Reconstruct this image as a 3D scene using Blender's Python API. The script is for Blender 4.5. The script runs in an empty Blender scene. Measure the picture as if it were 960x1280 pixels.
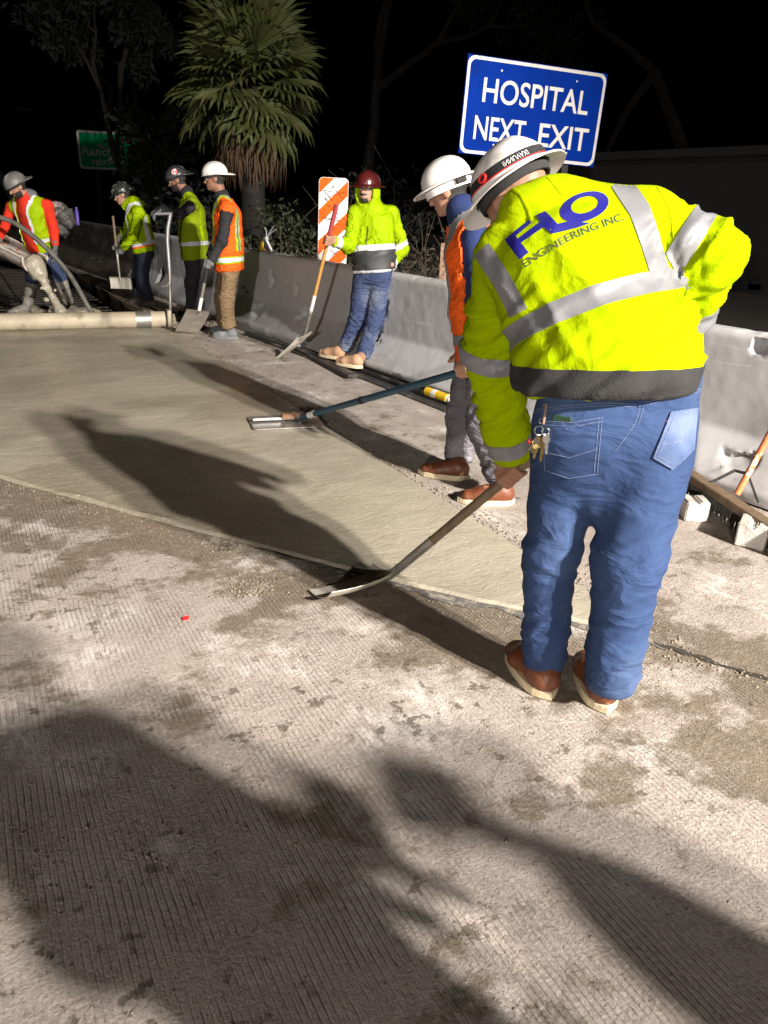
import bpy, bmesh, math, random
import numpy as np
from mathutils import Vector, Matrix
from mathutils.bvhtree import BVHTree

random.seed(7)
RNG = np.random.RandomState(7)
scene = bpy.context.scene
col = scene.collection
PI = math.pi

# ------------------------------------------------------------------ camera
FPX, CAMH = 961.0, 1.5
TH, RHO, PHI = math.radians(22.1), math.radians(2.2), math.radians(28.8)
cR = np.array([math.cos(PHI), -math.sin(PHI), 0.0])      # image right, level
cH = np.array([math.sin(PHI), math.cos(PHI), 0.0])       # view heading, level
cZ = np.array([0.0, 0.0, 1.0])
cF = cH * math.cos(TH) - cZ * math.sin(TH)
cU = cH * math.sin(TH) + cZ * math.cos(TH)
cX = cR * math.cos(RHO) + cU * math.sin(RHO)
cY = -cR * math.sin(RHO) + cU * math.cos(RHO)
cC = np.array([0.0, 0.0, CAMH])
cam = bpy.data.cameras.new('camera')
cam.sensor_fit = 'VERTICAL'
cam.sensor_height = 24.0
cam.lens = 24.0 * FPX / 1280.0
cam.clip_start = 0.05
cam.clip_end = 600
cam_o = bpy.data.objects.new('camera', cam)
col.objects.link(cam_o)
mw = Matrix.Identity(4)
for i in range(3):
    mw[i][0], mw[i][1], mw[i][2], mw[i][3] = cX[i], cY[i], -cF[i], cC[i]
cam_o.matrix_world = mw
scene.camera = cam_o

# ------------------------------------------------------------------ night sky
LAMP = np.array([4.25, -8.6, 6.1])                        # the light tower's lamp bar
world = bpy.data.worlds.new('World')
scene.world = world
world.use_nodes = True
wn = world.node_tree
wbg = wn.nodes['Background']
sky = wn.nodes.new('ShaderNodeTexSky')
sky.sky_type = 'NISHITA'
sky.sun_disc = False
sky.sun_elevation = math.radians(-6)
sky.sun_rotation = math.radians(160)
wn.links.new(sky.outputs[0], wbg.inputs[0])
wbg.inputs[1].default_value = 0.05
sun = bpy.data.lights.new('moon_light', 'SUN')            # moon
sun.energy = 0.006
sun.angle = math.radians(0.6)
sun.color = (0.8, 0.87, 1.0)
sun_o = bpy.data.objects.new('moon_light', sun)
sun_o.rotation_euler = (math.radians(50), 0, math.radians(20))
col.objects.link(sun_o)
scene.view_settings.view_transform = 'Standard'
scene.view_settings.look = 'None'
scene.view_settings.exposure = 0.0
scene.view_settings.gamma = 1.0
scene.view_settings.use_curve_mapping = False
scene.cycles.use_denoising = True
scene.cycles.max_bounces = 6
LAMP_POWER = 12600.0
SIDE_POWER = 4300.0

# ------------------------------------------------------------------ pixel helpers (photo pixels -> points of the place)
def ray(u, v): return cF + cX * (u - 480) / FPX - cY * (v - 640) / FPX
def gr(u, v, z=0.0):
    d = ray(u, v); return cC + d * ((z - CAMH) / d[2])
def at(u, v, D):
    d = ray(u, v); return cC + d * (D / float(d @ cH))
def V(*a): return np.array(a, float)
def nrm(a): a = np.asarray(a, float); return a / (np.linalg.norm(a) + 1e-12)

# ------------------------------------------------------------------ object helpers
def tag(o, label=None, cat=None, group=None, kind=None):
    if label: o['label'] = label
    if cat: o['category'] = cat
    if group: o['group'] = group
    if kind: o['kind'] = kind
    return o
def empty(name, loc=(0, 0, 0)):
    o = bpy.data.objects.new(name, None)
    o.empty_display_size = 0.1
    col.objects.link(o); o.location = Vector(loc)
    return o
def link(name, me, mat=None, parent=None):
    o = bpy.data.objects.new(name, me)
    col.objects.link(o)
    if mat is not None:
        me.materials.clear(); me.materials.append(mat)
    if parent is not None: o.parent = parent
    return o
def mesh_np(name, v, f, smooth=True):
    me = bpy.data.meshes.new(name)
    me.from_pydata([tuple(map(float, p)) for p in v], [], [tuple(int(i) for i in q) for q in f])
    if smooth: me.polygons.foreach_set('use_smooth', [True] * len(me.polygons))
    me.update()
    return me
class MB:
    """collects simple shapes; build() links them as one mesh object"""
    def __init__(s): s.v = []; s.f = []
    def add(s, v, f):
        n = len(s.v); s.v += [tuple(map(float, p)) for p in v]; s.f += [tuple(i + n for i in q) for q in f]
        return s
    def box(s, c, size, ax=None, bev=0.0):
        c = np.asarray(c, float); hx, hy, hz = [k / 2 for k in size]
        A = np.eye(3) if ax is None else np.array([nrm(a) for a in ax])
        if bev <= 0:
            P = [(-1,-1,-1),(1,-1,-1),(1,1,-1),(-1,1,-1),(-1,-1,1),(1,-1,1),(1,1,1),(-1,1,1)]
            v = [c + A[0]*hx*p[0] + A[1]*hy*p[1] + A[2]*hz*p[2] for p in P]
            return s.add(v, [(0,3,2,1),(4,5,6,7),(0,1,5,4),(1,2,6,5),(2,3,7,6),(3,0,4,7)])
        b = min(bev, hx*.9, hy*.9, hz*.9)
        ring = lambda ex, ey: [(-ex,-ey+b),(-ex+b,-ey),(ex-b,-ey),(ex,-ey+b),(ex,ey-b),(ex-b,ey),(-ex+b,ey),(-ex,ey-b)]
        v = []
        for (e, z) in ((b, -hz), (0, -hz+b), (0, hz-b), (b, hz)):
            for (x, y) in ring(hx-e, hy-e): v.append(c + A[0]*x + A[1]*y + A[2]*z)
        f = [tuple(range(7, -1, -1)), tuple(range(24, 32))]
        for r in range(3):
            for i in range(8):
                j = (i+1) % 8; f.append((r*8+i, r*8+j, r*8+8+j, r*8+8+i))
        return s.add(v, f)
    def tube(s, pts, rad, n=8, cap=True):
        pts = [np.asarray(p, float) for p in pts]
        rad = rad if hasattr(rad, '__len__') else [rad] * len(pts)
        v = []; prev = None
        for i, p in enumerate(pts):
            d = nrm(pts[min(i+1, len(pts)-1)] - pts[max(i-1, 0)])
            if prev is None:
                a = nrm(np.cross(d, V(0,0,1) if abs(d[2]) < .9 else V(1,0,0)))
            else:
                a = nrm(prev - d * (prev @ d))
            prev = a; b = np.cross(d, a)
            for k in range(n):
                t = 2*PI*k/n; v.append(p + (a*math.cos(t) + b*math.sin(t)) * rad[i])
        f = []
        for i in range(len(pts)-1):
            for k in range(n):
                j = (k+1) % n; f.append((i*n+k, i*n+j, (i+1)*n+j, (i+1)*n+k))
        if cap:
            f.append(tuple(range(n-1, -1, -1))); f.append(tuple((len(pts)-1)*n + k for k in range(n)))
        return s.add(v, f)
    def lathe(s, c, prof, n=20, ax=None):
        c = np.asarray(c, float); A = np.eye(3) if ax is None else np.array([nrm(a) for a in ax])
        v = []
        for (r, z) in prof:
            for k in range(n):
                t = 2*PI*k/n; v.append(c + A[0]*r*math.cos(t) + A[1]*r*math.sin(t) + A[2]*z)
        f = []
        for i in range(len(prof)-1):
            for k in range(n):
                j = (k+1) % n; f.append((i*n+k, i*n+j, (i+1)*n+j, (i+1)*n+k))
        return s.add(v, f)
    def prism(s, poly, o, ex, ey, th):
        """flat polygon (2D) in the plane o,ex,ey with thickness th along ex x ey"""
        o = np.asarray(o, float); ex = nrm(ex); ey = nrm(ey); n = np.cross(ex, ey); m = len(poly)
        v = [o + ex*x + ey*y for x, y in poly] + [o + ex*x + ey*y + n*th for x, y in poly]
        f = [tuple(range(m-1, -1, -1)), tuple(range(m, 2*m))]
        for i in range(m):
            j = (i+1) % m; f.append((i, j, m+j, m+i))
        return s.add(v, f)
    def mesh(s, name, smooth=False):
        return mesh_np(name, s.v, s.f, smooth)
    def build(s, name, mat, parent=None, smooth=False, base=None):
        if base is not None:
            b = np.asarray(base, float); s.v = [tuple(np.array(p) - b) for p in s.v]
        me = s.mesh(name, smooth)
        o = link(name, me, mat, parent)
        if smooth: autosmooth(me)
        return o
def autosmooth(me, ang=40):
    bm = bmesh.new(); bm.from_mesh(me)
    for e in bm.edges:
        if len(e.link_faces) == 2 and e.calc_face_angle(0) > math.radians(ang): e.smooth = False
    bm.to_mesh(me); bm.free()

# ------------------------------------------------------------------ materials
def mat(name, c1, c2=None, scale=6.0, rough=.7, bump=0.0, bscale=40.0, metal=0.0, detail=6.0, lo=.35, hi=.65,
        c3=None, s3=1.5, lo3=.55, hi3=.7, spec=.5, coat=0.0, sheen=0.0, stretch=(1, 1, 1), bdist=.01, trans=0.0, crease=0.0, cscale=8.0, cstretch=(1, 1, 2.2)):
    m = bpy.data.materials.new(name); m.use_nodes = True
    nt = m.node_tree; N = nt.nodes; L = nt.links
    b = N['Principled BSDF']
    b.inputs['Roughness'].default_value = rough; b.inputs['Metallic'].default_value = metal
    b.inputs['Specular IOR Level'].default_value = spec
    if coat: b.inputs['Coat Weight'].default_value = coat
    if sheen: b.inputs['Sheen Weight'].default_value = sheen
    if trans: b.inputs['Transmission Weight'].default_value = trans
    tc = N.new('ShaderNodeTexCoord'); mp = N.new('ShaderNodeMapping'); mp.inputs['Scale'].default_value = stretch
    L.new(tc.outputs['Object'], mp.inputs[0])
    if c2 is None: c2 = tuple(k * .8 for k in c1)
    n1 = N.new('ShaderNodeTexNoise'); n1.inputs['Scale'].default_value = scale; n1.inputs['Detail'].default_value = detail
    L.new(mp.outputs[0], n1.inputs['Vector'])
    r1 = N.new('ShaderNodeMapRange'); r1.inputs[1].default_value = lo; r1.inputs[2].default_value = hi; L.new(n1.outputs[0], r1.inputs[0])
    mx = N.new('ShaderNodeMix'); mx.data_type = 'RGBA'; mx.inputs[6].default_value = (*c1, 1); mx.inputs[7].default_value = (*c2, 1)
    L.new(r1.outputs[0], mx.inputs[0]); out = mx.outputs[2]
    if c3 is not None:
        n3 = N.new('ShaderNodeTexNoise'); n3.inputs['Scale'].default_value = s3; n3.inputs['Detail'].default_value = 8
        L.new(mp.outputs[0], n3.inputs['Vector'])
        r3 = N.new('ShaderNodeMapRange'); r3.inputs[1].default_value = lo3; r3.inputs[2].default_value = hi3; L.new(n3.outputs[0], r3.inputs[0])
        m3 = N.new('ShaderNodeMix'); m3.data_type = 'RGBA'; m3.inputs[7].default_value = (*c3, 1)
        L.new(r3.outputs[0], m3.inputs[0]); L.new(out, m3.inputs[6]); out = m3.outputs[2]
    L.new(out, b.inputs['Base Color'])
    if bump:
        nb = N.new('ShaderNodeTexNoise'); nb.inputs['Scale'].default_value = bscale; nb.inputs['Detail'].default_value = 5
        L.new(mp.outputs[0], nb.inputs['Vector'])
        bp = N.new('ShaderNodeBump'); bp.inputs['Strength'].default_value = bump; bp.inputs['Distance'].default_value = bdist
        L.new(nb.outputs[0], bp.inputs['Height']); nout = bp.outputs[0]
        if crease:                                                # cloth creases: sharp-edged ridges
            cm = N.new('ShaderNodeMapping'); cm.inputs['Scale'].default_value = cstretch; cm.inputs['Rotation'].default_value = (.35, .25, 0); L.new(tc.outputs['Object'], cm.inputs[0])
            nc = N.new('ShaderNodeTexNoise'); nc.inputs['Scale'].default_value = cscale; nc.inputs['Detail'].default_value = 3; nc.inputs['Distortion'].default_value = .6
            L.new(cm.outputs[0], nc.inputs['Vector'])
            a1 = N.new('ShaderNodeMath'); a1.operation = 'SUBTRACT'; a1.inputs[1].default_value = .5; L.new(nc.outputs[0], a1.inputs[0])
            a2 = N.new('ShaderNodeMath'); a2.operation = 'ABSOLUTE'; L.new(a1.outputs[0], a2.inputs[0])
            a3 = N.new('ShaderNodeMapRange'); a3.inputs[1].default_value = 0; a3.inputs[2].default_value = .16; a3.inputs[3].default_value = 1; a3.inputs[4].default_value = 0; L.new(a2.outputs[0], a3.inputs[0])
            cb = N.new('ShaderNodeBump'); cb.inputs['Strength'].default_value = crease; cb.inputs['Distance'].default_value = .02
            L.new(a3.outputs[0], cb.inputs['Height']); L.new(nout, cb.inputs['Normal']); nout = cb.outputs[0]
        L.new(nout, b.inputs['Normal'])
    return m
class G:
    """tiny node-graph writer for the ground materials"""
    def __init__(s, name):
        s.m = bpy.data.materials.new(name); s.m.use_nodes = True; s.nt = s.m.node_tree
        s.b = s.nt.nodes['Principled BSDF']
        s.tc = s.nt.nodes.new('ShaderNodeTexCoord'); s.co = s.tc.outputs['Object']
    def put(s, sock, v):
        if hasattr(v, 'links') or isinstance(v, bpy.types.NodeSocket): s.nt.links.new(v, sock)
        else: sock.default_value = v
    def noise(s, scale, detail=6, rough=.55, stretch=None, dist=0.0, off=0.0):
        n = s.nt.nodes.new('ShaderNodeTexNoise'); n.inputs['Scale'].default_value = scale
        n.inputs['Detail'].default_value = detail; n.inputs['Roughness'].default_value = rough; n.inputs['Distortion'].default_value = dist
        mp = s.nt.nodes.new('ShaderNodeMapping'); mp.inputs['Scale'].default_value = stretch or (1, 1, 1); mp.inputs['Location'].default_value = (off, off*.7, 0)
        s.nt.links.new(s.co, mp.inputs[0]); s.nt.links.new(mp.outputs[0], n.inputs['Vector'])
        return n.outputs[0]
    def voro(s, scale, feature='F1', stretch=None):
        n = s.nt.nodes.new('ShaderNodeTexVoronoi'); n.inputs['Scale'].default_value = scale; n.feature = feature
        mp = s.nt.nodes.new('ShaderNodeMapping'); mp.inputs['Scale'].default_value = stretch or (1, 1, 1)
        s.nt.links.new(s.co, mp.inputs[0]); s.nt.links.new(mp.outputs[0], n.inputs['Vector'])
        return n.outputs['Distance']
    def math(s, op, a, b=0.0, c=0.0):
        n = s.nt.nodes.new('ShaderNodeMath'); n.operation = op
        s.put(n.inputs[0], a); s.put(n.inputs[1], b); s.put(n.inputs[2], c)
        return n.outputs[0]
    def rng(s, x, lo, hi, a=0.0, b=1.0, smooth=True):
        n = s.nt.nodes.new('ShaderNodeMapRange'); n.interpolation_type = 'SMOOTHSTEP' if smooth else 'LINEAR'
        s.put(n.inputs[0], x)
        for i, k in enumerate((lo, hi, a, b)): n.inputs[1+i].default_value = k
        return n.outputs[0]
    def xyz(s):
        n = s.nt.nodes.new('ShaderNodeSeparateXYZ'); s.nt.links.new(s.co, n.inputs[0]); return n.outputs
    def mix(s, fac, a, b):
        n = s.nt.nodes.new('ShaderNodeMix'); n.data_type = 'RGBA'
        s.put(n.inputs[0], fac); s.put(n.inputs[6], (*a, 1) if isinstance(a, tuple) else a); s.put(n.inputs[7], (*b, 1) if isinstance(b, tuple) else b)
        return n.outputs[2]
    def finish(s, color, rough, height=None, dist=.01, strength=1.0, spec=.5):
        s.put(s.b.inputs['Base Color'], color); s.put(s.b.inputs['Roughness'], rough); s.b.inputs['Specular IOR Level'].default_value = spec
        if height is not None:
            bp = s.nt.nodes.new('ShaderNodeBump'); bp.inputs['Strength'].default_value = strength; bp.inputs['Distance'].default_value = dist
            s.nt.links.new(height, bp.inputs['Height']); s.nt.links.new(bp.outputs[0], s.b.inputs['Normal'])
        return s.m

def old_concrete():
    g = G('grooved_concrete')
    x, y, z = g.xyz()
    wob = g.math('MULTIPLY', g.noise(3.0, 2), 0.010)
    px = g.math('ADD', x, wob)
    px = g.math('ADD', px, g.math('MULTIPLY', g.noise(14, 3, .6, stretch=(1, .25, 1), off=3), .009))
    ph = g.math('FRACT', g.math('MULTIPLY', px, 1/0.0172))
    tri = g.math('ABSOLUTE', g.math('SUBTRACT', ph, .5))             # 0 mid-rib .. .5 groove
    groove = g.rng(tri, .30, .44)                                    # 1 inside groove
    worn = g.rng(g.noise(2.1, 9, .72), .44, .60)                      # where the grooves survive
    groove = g.math('MULTIPLY', groove, g.math('MULTIPLY_ADD', worn, .82, .12))
    # signed distance from the skewed edge of the fresh patch, towards the camera
    d = g.math('ADD', g.math('MULTIPLY', g.math('SUBTRACT', x, 2.2), -.789), g.math('MULTIPLY', g.math('SUBTRACT', y, 1.62), -.616))
    near = g.math('MULTIPLY', g.rng(d, 0.0, 1.0, 1.0, 0.0), g.rng(d, -.30, -.05))
    dry = g.mix(g.rng(g.noise(5, 8, .65), .3, .7), (.255, .210, .180), (.385, .330, .290))
    dry = g.mix(g.rng(g.noise(70, 4, .7), .35, .7), dry, (.44, .39, .345))
    # pale powder patches
    pale = g.math('MULTIPLY', g.rng(g.noise(2.3, 8, .66, off=4), .50, .68), g.rng(g.noise(30, 5, .7, stretch=(1, .35, 1)), .38, .56))
    c = g.mix(g.math('MULTIPLY', pale, .9), dry, (.64, .59, .54))
    # damp slurry film, thicker near the patch
    dm = g.math('ADD', g.noise(2.2, 10, .72, off=11), g.math('MULTIPLY', near, .15))
    damp = g.rng(dm, .53, .62)
    dampfine = g.math('MULTIPLY', damp, g.rng(g.noise(38, 6, .75), .30, .52, .45, 1.0))
    c = g.mix(g.math('MULTIPLY', dampfine, .85), c, (.150, .116, .078))
    # dark drips
    sp = g.math('MULTIPLY', g.rng(g.noise(13, 6, .66, off=7), .575, .62), g.rng(g.noise(1.7, 3, .5, off=2), .46, .56))
    c = g.mix(g.math('MULTIPLY', sp, .75), c, (.095, .072, .048))
    # grit and dark grooves
    grit = g.rng(g.noise(160, 3, .7), .60, .72)
    c = g.mix(g.math('MULTIPLY', grit, .35), c, (.09, .075, .06))
    c = g.mix(g.math('MULTIPLY', groove, .26), c, (.10, .085, .068))
    h = g.math('ADD', g.math('MULTIPLY', groove, -.36), g.math('MULTIPLY', g.noise(110, 6, .7), .75))
    h = g.math('ADD', h, g.math('MULTIPLY', g.noise(24, 8, .72), .95))
    rough = g.rng(damp, 0, 1, .85, .55)
    return g.finish(c, rough, h, dist=.008, strength=1.0, spec=.35)

def wet_concrete():
    g = G('wet_concrete')
    x, y, z = g.xyz()
    c = g.mix(g.rng(g.noise(1.2, 6, .6), .35, .65), (.355, .318, .250), (.275, .246, .192))
    c = g.mix(g.rng(g.noise(.6, 4, .5, off=5), .52, .66), c, (.235, .205, .155))
    c = g.mix(g.math('MULTIPLY', g.rng(g.noise(60, 5, .7), .45, .7), .25), c, (.50, .44, .33))
    fl = g.rng(g.noise(45, 2, .5, off=9), .70, .73)
    c = g.mix(g.math('MULTIPLY', fl, .6), c, (.60, .55, .45))
    rip = g.noise(24, 4, .6, stretch=(.75, 1.25, 1), dist=1.2)          # trowel ripples
    trow = g.noise(4, 3, .5, stretch=(.6, 1.2, 1), dist=.5)
    h = g.math('ADD', g.math('MULTIPLY', rip, .7), g.math('MULTIPLY', trow, 1.4))
    h = g.math('ADD', h, g.math('MULTIPLY', g.noise(95, 4, .6), .18))
    rough = g.rng(g.noise(2.2, 4), .35, .65, .26, .5)
    return g.finish(c, rough, h, dist=.009, strength=.75, spec=.4)

def barrier_mat(name, a, b, dirt, amt):
    g = G(name)
    x, y, z = g.xyz()
    c = g.mix(g.rng(g.noise(2.2, 7, .6), .35, .68), a, b)
    low = g.rng(z, .04, .42, 1.0, 0.0)
    dm = g.rng(g.math('ADD', g.noise(3.5, 8, .68, off=3), g.math('MULTIPLY', low, .16)), .56, .72)
    c = g.mix(g.math('MULTIPLY', dm, amt), c, dirt)
    scr = g.rng(g.noise(7, 3, .5, stretch=(.5, .35, 5), dist=.8, off=8), .66, .70)
    c = g.mix(g.math('MULTIPLY', scr, .5), c, (.62, .60, .57))
    spot = g.rng(g.noise(55, 3, .6), .70, .74)
    c = g.mix(g.math('MULTIPLY', spot, .5), c, (.10, .09, .08))
    h = g.math('ADD', g.noise(9, 6, .6), g.math('MULTIPLY', g.noise(90, 4), .35))
    return g.finish(c, .55, h, dist=.006, strength=.28, spec=.4)

MT = {}
MT['old'] = old_concrete()
MT['wet'] = wet_concrete()
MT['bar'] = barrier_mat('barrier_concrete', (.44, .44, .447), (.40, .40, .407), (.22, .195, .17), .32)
MT['bar_dark'] = barrier_mat('barrier_concrete_brown', (.13, .11, .095), (.10, .085, .07), (.05, .04, .03), .6)  # much darker, browner base colour for the two far-left sections
MT['hiviz'] = mat('fluorescent_fleece', (.265, .345, .0), (.225, .31, .0), 4, .95, .35, 160, spec=.05, bdist=.004, crease=.28, cscale=4.5, cstretch=(1, 1, 1.5))
MT['hiviz_shell'] = mat('fluorescent_shell', (.28, .41, .0), (.24, .365, .0), 5, .7, .2, 60, spec=.12, crease=.6, cscale=7, cstretch=(1, 1, .8))
MT['hiviz_mesh'] = mat('fluorescent_mesh', (.20, .265, .002), (.16, .22, .002), 9, .85, .3, 120, spec=.2)
MT['orange'] = mat('fluorescent_orange', (.80, .115, .010), (.70, .09, .008), 5, .8, .25, 90, spec=.2, crease=.5, cscale=6)
MT['red'] = mat('red_knit', (.62, .035, .015), (.52, .028, .012), 8, .9, .3, 120, spec=.2)
MT['refl'] = mat('reflective_tape', (.165, .165, .175), (.13, .13, .14), 7, .45, .15, 40, spec=.6)
MT['refl_white'] = mat('bright_reflective_tape', (.60, .60, .62), (.50, .50, .52), 7, .4, .1, 40, spec=.6)
MT['black'] = mat('black_fabric', (.018, .018, .020), (.028, .028, .030), 12, .85, .25, 120, spec=.25)
MT['char'] = mat('charcoal_knit', (.032, .031, .031), (.024, .023, .023), 12, .9, .35, 220, spec=.2)
MT['grey_shell'] = mat('grey_shell', (.040, .042, .044), (.030, .031, .033), 8, .6, .2, 50)
MT['navy'] = mat('navy_fleece', (.022, .036, .115), (.016, .027, .085), 6, .9, .3, 120, spec=.2)
MT['darkjean'] = mat('dark_denim', (.014, .018, .032), (.022, .026, .042), 7, .85, .25, 150, spec=.25)
MT['khaki'] = mat('khaki_cotton', (.20, .135, .075), (.155, .105, .058), 6, .85, .25, 120, spec=.2, crease=.7, cscale=7)
MT['greypant'] = mat('grey_trouser', (.135, .13, .145), (.095, .09, .10), 5, .85, .3, 90, c3=(.22, .21, .23), s3=3, spec=.2, crease=.6, cscale=7)
MT['jean'] = mat('blue_denim', (.030, .056, .135), (.019, .037, .094), 5, .85, .4, 300, crease=.30, cscale=5.5, c3=(.076, .116, .215), s3=3.0, lo3=.48, hi3=.72, stretch=(1, 1, .55), spec=.2, bdist=.003)
MT['jean_faded'] = mat('faded_denim', (.045, .075, .165), (.030, .052, .12), 9, .85, .3, 260, c3=(.11, .145, .235), s3=6, lo3=.48, hi3=.7, spec=.2, bdist=.003)
MT['jean2'] = mat('worn_denim', (.045, .062, .13), (.03, .044, .10), 7, .85, .25, 150, crease=.6, cscale=8, c3=(.16, .18, .24), s3=4, lo3=.52, hi3=.7, spec=.2)
MT['stitch'] = mat('stitching', (.15, .185, .29), (.05, .075, .15), 160, .8, 0, 10)
MT['boot'] = mat('tan_leather_boot', (.165, .050, .019), (.105, .031, .012), 9, .5, .25, 60, c3=(.36, .19, .11), s3=14, lo3=.6, hi3=.7)
MT['boot_tan'] = mat('pale_suede_boot', (.42, .25, .15), (.33, .19, .11), 9, .75, .25, 60)
MT['boot_dark'] = mat('dark_work_boot', (.035, .026, .020), (.05, .04, .03), 9, .7, .25, 60)
MT['shoe_grey'] = mat('grey_shoe', (.17, .175, .19), (.12, .125, .135), 14, .75, .25, 60)
MT['rubber_boot'] = mat('muddy_rubber_boot', (.12, .11, .10), (.20, .185, .155), 6, .6, .3, 40, c3=(.33, .29, .22), s3=5, lo3=.5, hi3=.66)
MT['sole'] = mat('cream_sole', (.62, .52, .34), (.50, .41, .27), 10, .7, .3, 50)
MT['skin'] = mat('skin', (.40, .215, .145), (.34, .175, .115), 14, .55, .1, 120, spec=.4)
MT['skin_dark'] = mat('tanned_skin', (.27, .135, .085), (.22, .105, .065), 14, .55, .1, 120, spec=.4)
MT['hair'] = mat('black_hair', (.012, .010, .009), (.022, .018, .015), 60, .6, .6, 220)
MT['glove'] = mat('grey_work_glove', (.14, .14, .145), (.10, .10, .105), 20, .85, .3, 90)
MT['hat_white'] = mat('white_hard_hat', (.72, .69, .67), (.66, .63, .60), 3, .28, .03, 20, c3=(.40, .37, .34), s3=9, lo3=.64, hi3=.76, coat=.3)
MT['hat_black'] = mat('black_hard_hat', (.022, .022, .024), (.05, .05, .05), 9, .3, .1, 20, c3=(.28, .27, .25), s3=14, lo3=.6, hi3=.68, coat=.3)
MT['hat_camo'] = mat('patterned_hard_hat', (.03, .035, .03), (.012, .013, .012), 16, .3, .1, 20, c3=(.30, .32, .28), s3=22, lo3=.58, hi3=.62, coat=.3)
MT['hat_grey'] = mat('dusty_grey_hard_hat', (.15, .145, .14), (.085, .083, .08), 9, .5, .1, 20, c3=(.30, .28, .26), s3=10, lo3=.58, hi3=.7)
MT['hat_red'] = mat('dark_red_hard_hat', (.065, .008, .008), (.045, .006, .006), 4, .3, .03, 20, coat=.4)
MT['white'] = mat('white_paint', (.74, .74, .72), (.66, .66, .64), 8, .5, .05, 30)
MT['sticker'] = mat('red_and_white_sticker', (.75, .12, .12), (.75, .72, .70), 34, .45, 0, 10, lo=.46, hi=.52, detail=1)
MT['ink'] = mat('printed_blue_ink', (.010, .008, .17), (.008, .007, .14), 8, .55, .1, 150)
MT['ink_dark'] = mat('printed_dark_ink', (.045, .055, .02), (.03, .04, .015), 8, .6, .1, 150)
MT['sign_blue'] = mat('blue_sign_sheeting', (.0, .030, .31), (.0, .026, .27), 3, .6, .06, 12, spec=.05, c3=(.0, .038, .37), s3=1.6, lo3=.5, hi3=.75)
MT['sign_green'] = mat('green_sign_sheeting', (.0, .50, .20), (.0, .44, .17), 1.5, .75, .04, 30, spec=.08)
MT['sign_white'] = mat('white_sign_sheeting', (.85, .83, .79), (.74, .71, .66), 9, .4, .05, 40, c3=(.42, .38, .32), s3=30, lo3=.62, hi3=.72)
MT['post'] = mat('dull_steel_post', (.05, .048, .045), (.035, .034, .032), 8, .8, .1, 40)
MT['alu'] = mat('aluminium', (.42, .42, .43), (.33, .33, .34), 9, .45, .1, 60, metal=.8)
MT['steel'] = mat('worn_steel', (.40, .38, .35), (.28, .265, .245), 12, .4, .2, 60, metal=.7, c3=(.34, .31, .26), s3=6, lo3=.5, hi3=.66)
MT['blade'] = mat('concrete_smeared_steel', (.45, .42, .36), (.36, .33, .28), 9, .55, .3, 50, metal=.25, c3=(.55, .50, .42), s3=6)
MT['rust'] = mat('rusty_steel', (.16, .075, .04), (.25, .15, .10), 14, .8, .4, 60, c3=(.36, .30, .26), s3=20, lo3=.56, hi3=.66)
MT['wood'] = mat('yellow_wood_handle', (.52, .28, .075), (.43, .22, .055), 6, .55, .15, 40, stretch=(6, 6, .6))
MT['wood_dark'] = mat('weathered_wood_handle', (.115, .075, .042), (.165, .115, .07), 7, .6, .2, 40, stretch=(4, 4, 1))
MT['board'] = mat('form_lumber', (.20, .145, .09), (.14, .10, .065), 5, .85, .3, 30, stretch=(5, .5, 5), c3=(.32, .28, .22), s3=3)
MT['red_grip'] = mat('faded_red_grip', (.38, .055, .06), (.32, .045, .05), 9, .6, .1, 60)
MT['tape'] = mat('white_tape', (.72, .70, .66), (.62, .60, .56), 15, .6, .1, 60)
MT['blue_pole'] = mat('dark_blue_pole', (.018, .050, .085), (.026, .075, .115), 5, .4, .05, 40, c3=(.10, .12, .13), s3=30, lo3=.62, hi3=.7)
MT['rubber'] = mat('black_rubber', (.022, .022, .023), (.036, .035, .034), 9, .5, .2, 40, c3=(.17, .155, .13), s3=5, lo3=.56, hi3=.7)
MT['hose'] = mat('dusty_black_hose', (.055, .052, .048), (.12, .11, .095), 9, .6, .2, 40)
MT['pipe'] = mat('cement_coated_pipe', (.42, .36, .265), (.33, .28, .205), 5, .6, .3, 30, c3=(.20, .165, .115), s3=4, lo3=.55, hi3=.68)
MT['block'] = mat('cast_concrete_block', (.46, .44, .40), (.37, .35, .315), 12, .9, .5, 60)
MT['orange_handle'] = mat('worn_orange_handle', (.62, .17, .05), (.55, .14, .04), 10, .6, .2, 40, c3=(.62, .55, .48), s3=26, lo3=.54, hi3=.62)
MT['bristle'] = mat('dusty_bristle', (.035, .033, .03), (.10, .095, .085), 40, .9, .8, 160)
MT['chute'] = mat('white_chute_paint', (.58, .53, .48), (.48, .43, .38), 5, .6, .2, 30, c3=(.48, .20, .09), s3=7, lo3=.6, hi3=.68)
MT['yellow'] = mat('yellow_plastic', (.75, .48, .02), (.65, .40, .02), 8, .5, .1, 40)
MT['purple'] = mat('purple_can', (.10, .06, .38), (.08, .05, .30), 8, .4, .1, 40)
MT['brass'] = mat('brass_key', (.42, .32, .12), (.30, .23, .09), 30, .35, .2, 80, metal=.8)
MT['chrome'] = mat('bright_steel', (.65, .64, .62), (.5, .49, .48), 20, .25, .1, 60, metal=.9)
MT['keyred'] = mat('red_plastic_tab', (.75, .03, .03), (.65, .02, .02), 8, .4, 0, 40)
MT['phone'] = mat('dark_green_phone_case', (.02, .06, .03), (.02, .045, .025), 8, .35, 0, 40)
MT['leather'] = mat('brown_key_strap', (.20, .13, .10), (.15, .10, .08), 20, .6, .2, 60)
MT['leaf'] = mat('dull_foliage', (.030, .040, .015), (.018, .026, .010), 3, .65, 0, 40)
MT['leaf_dry'] = mat('dry_brush', (.085, .068, .045), (.055, .043, .028), 3, .85, 0, 40)
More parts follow.
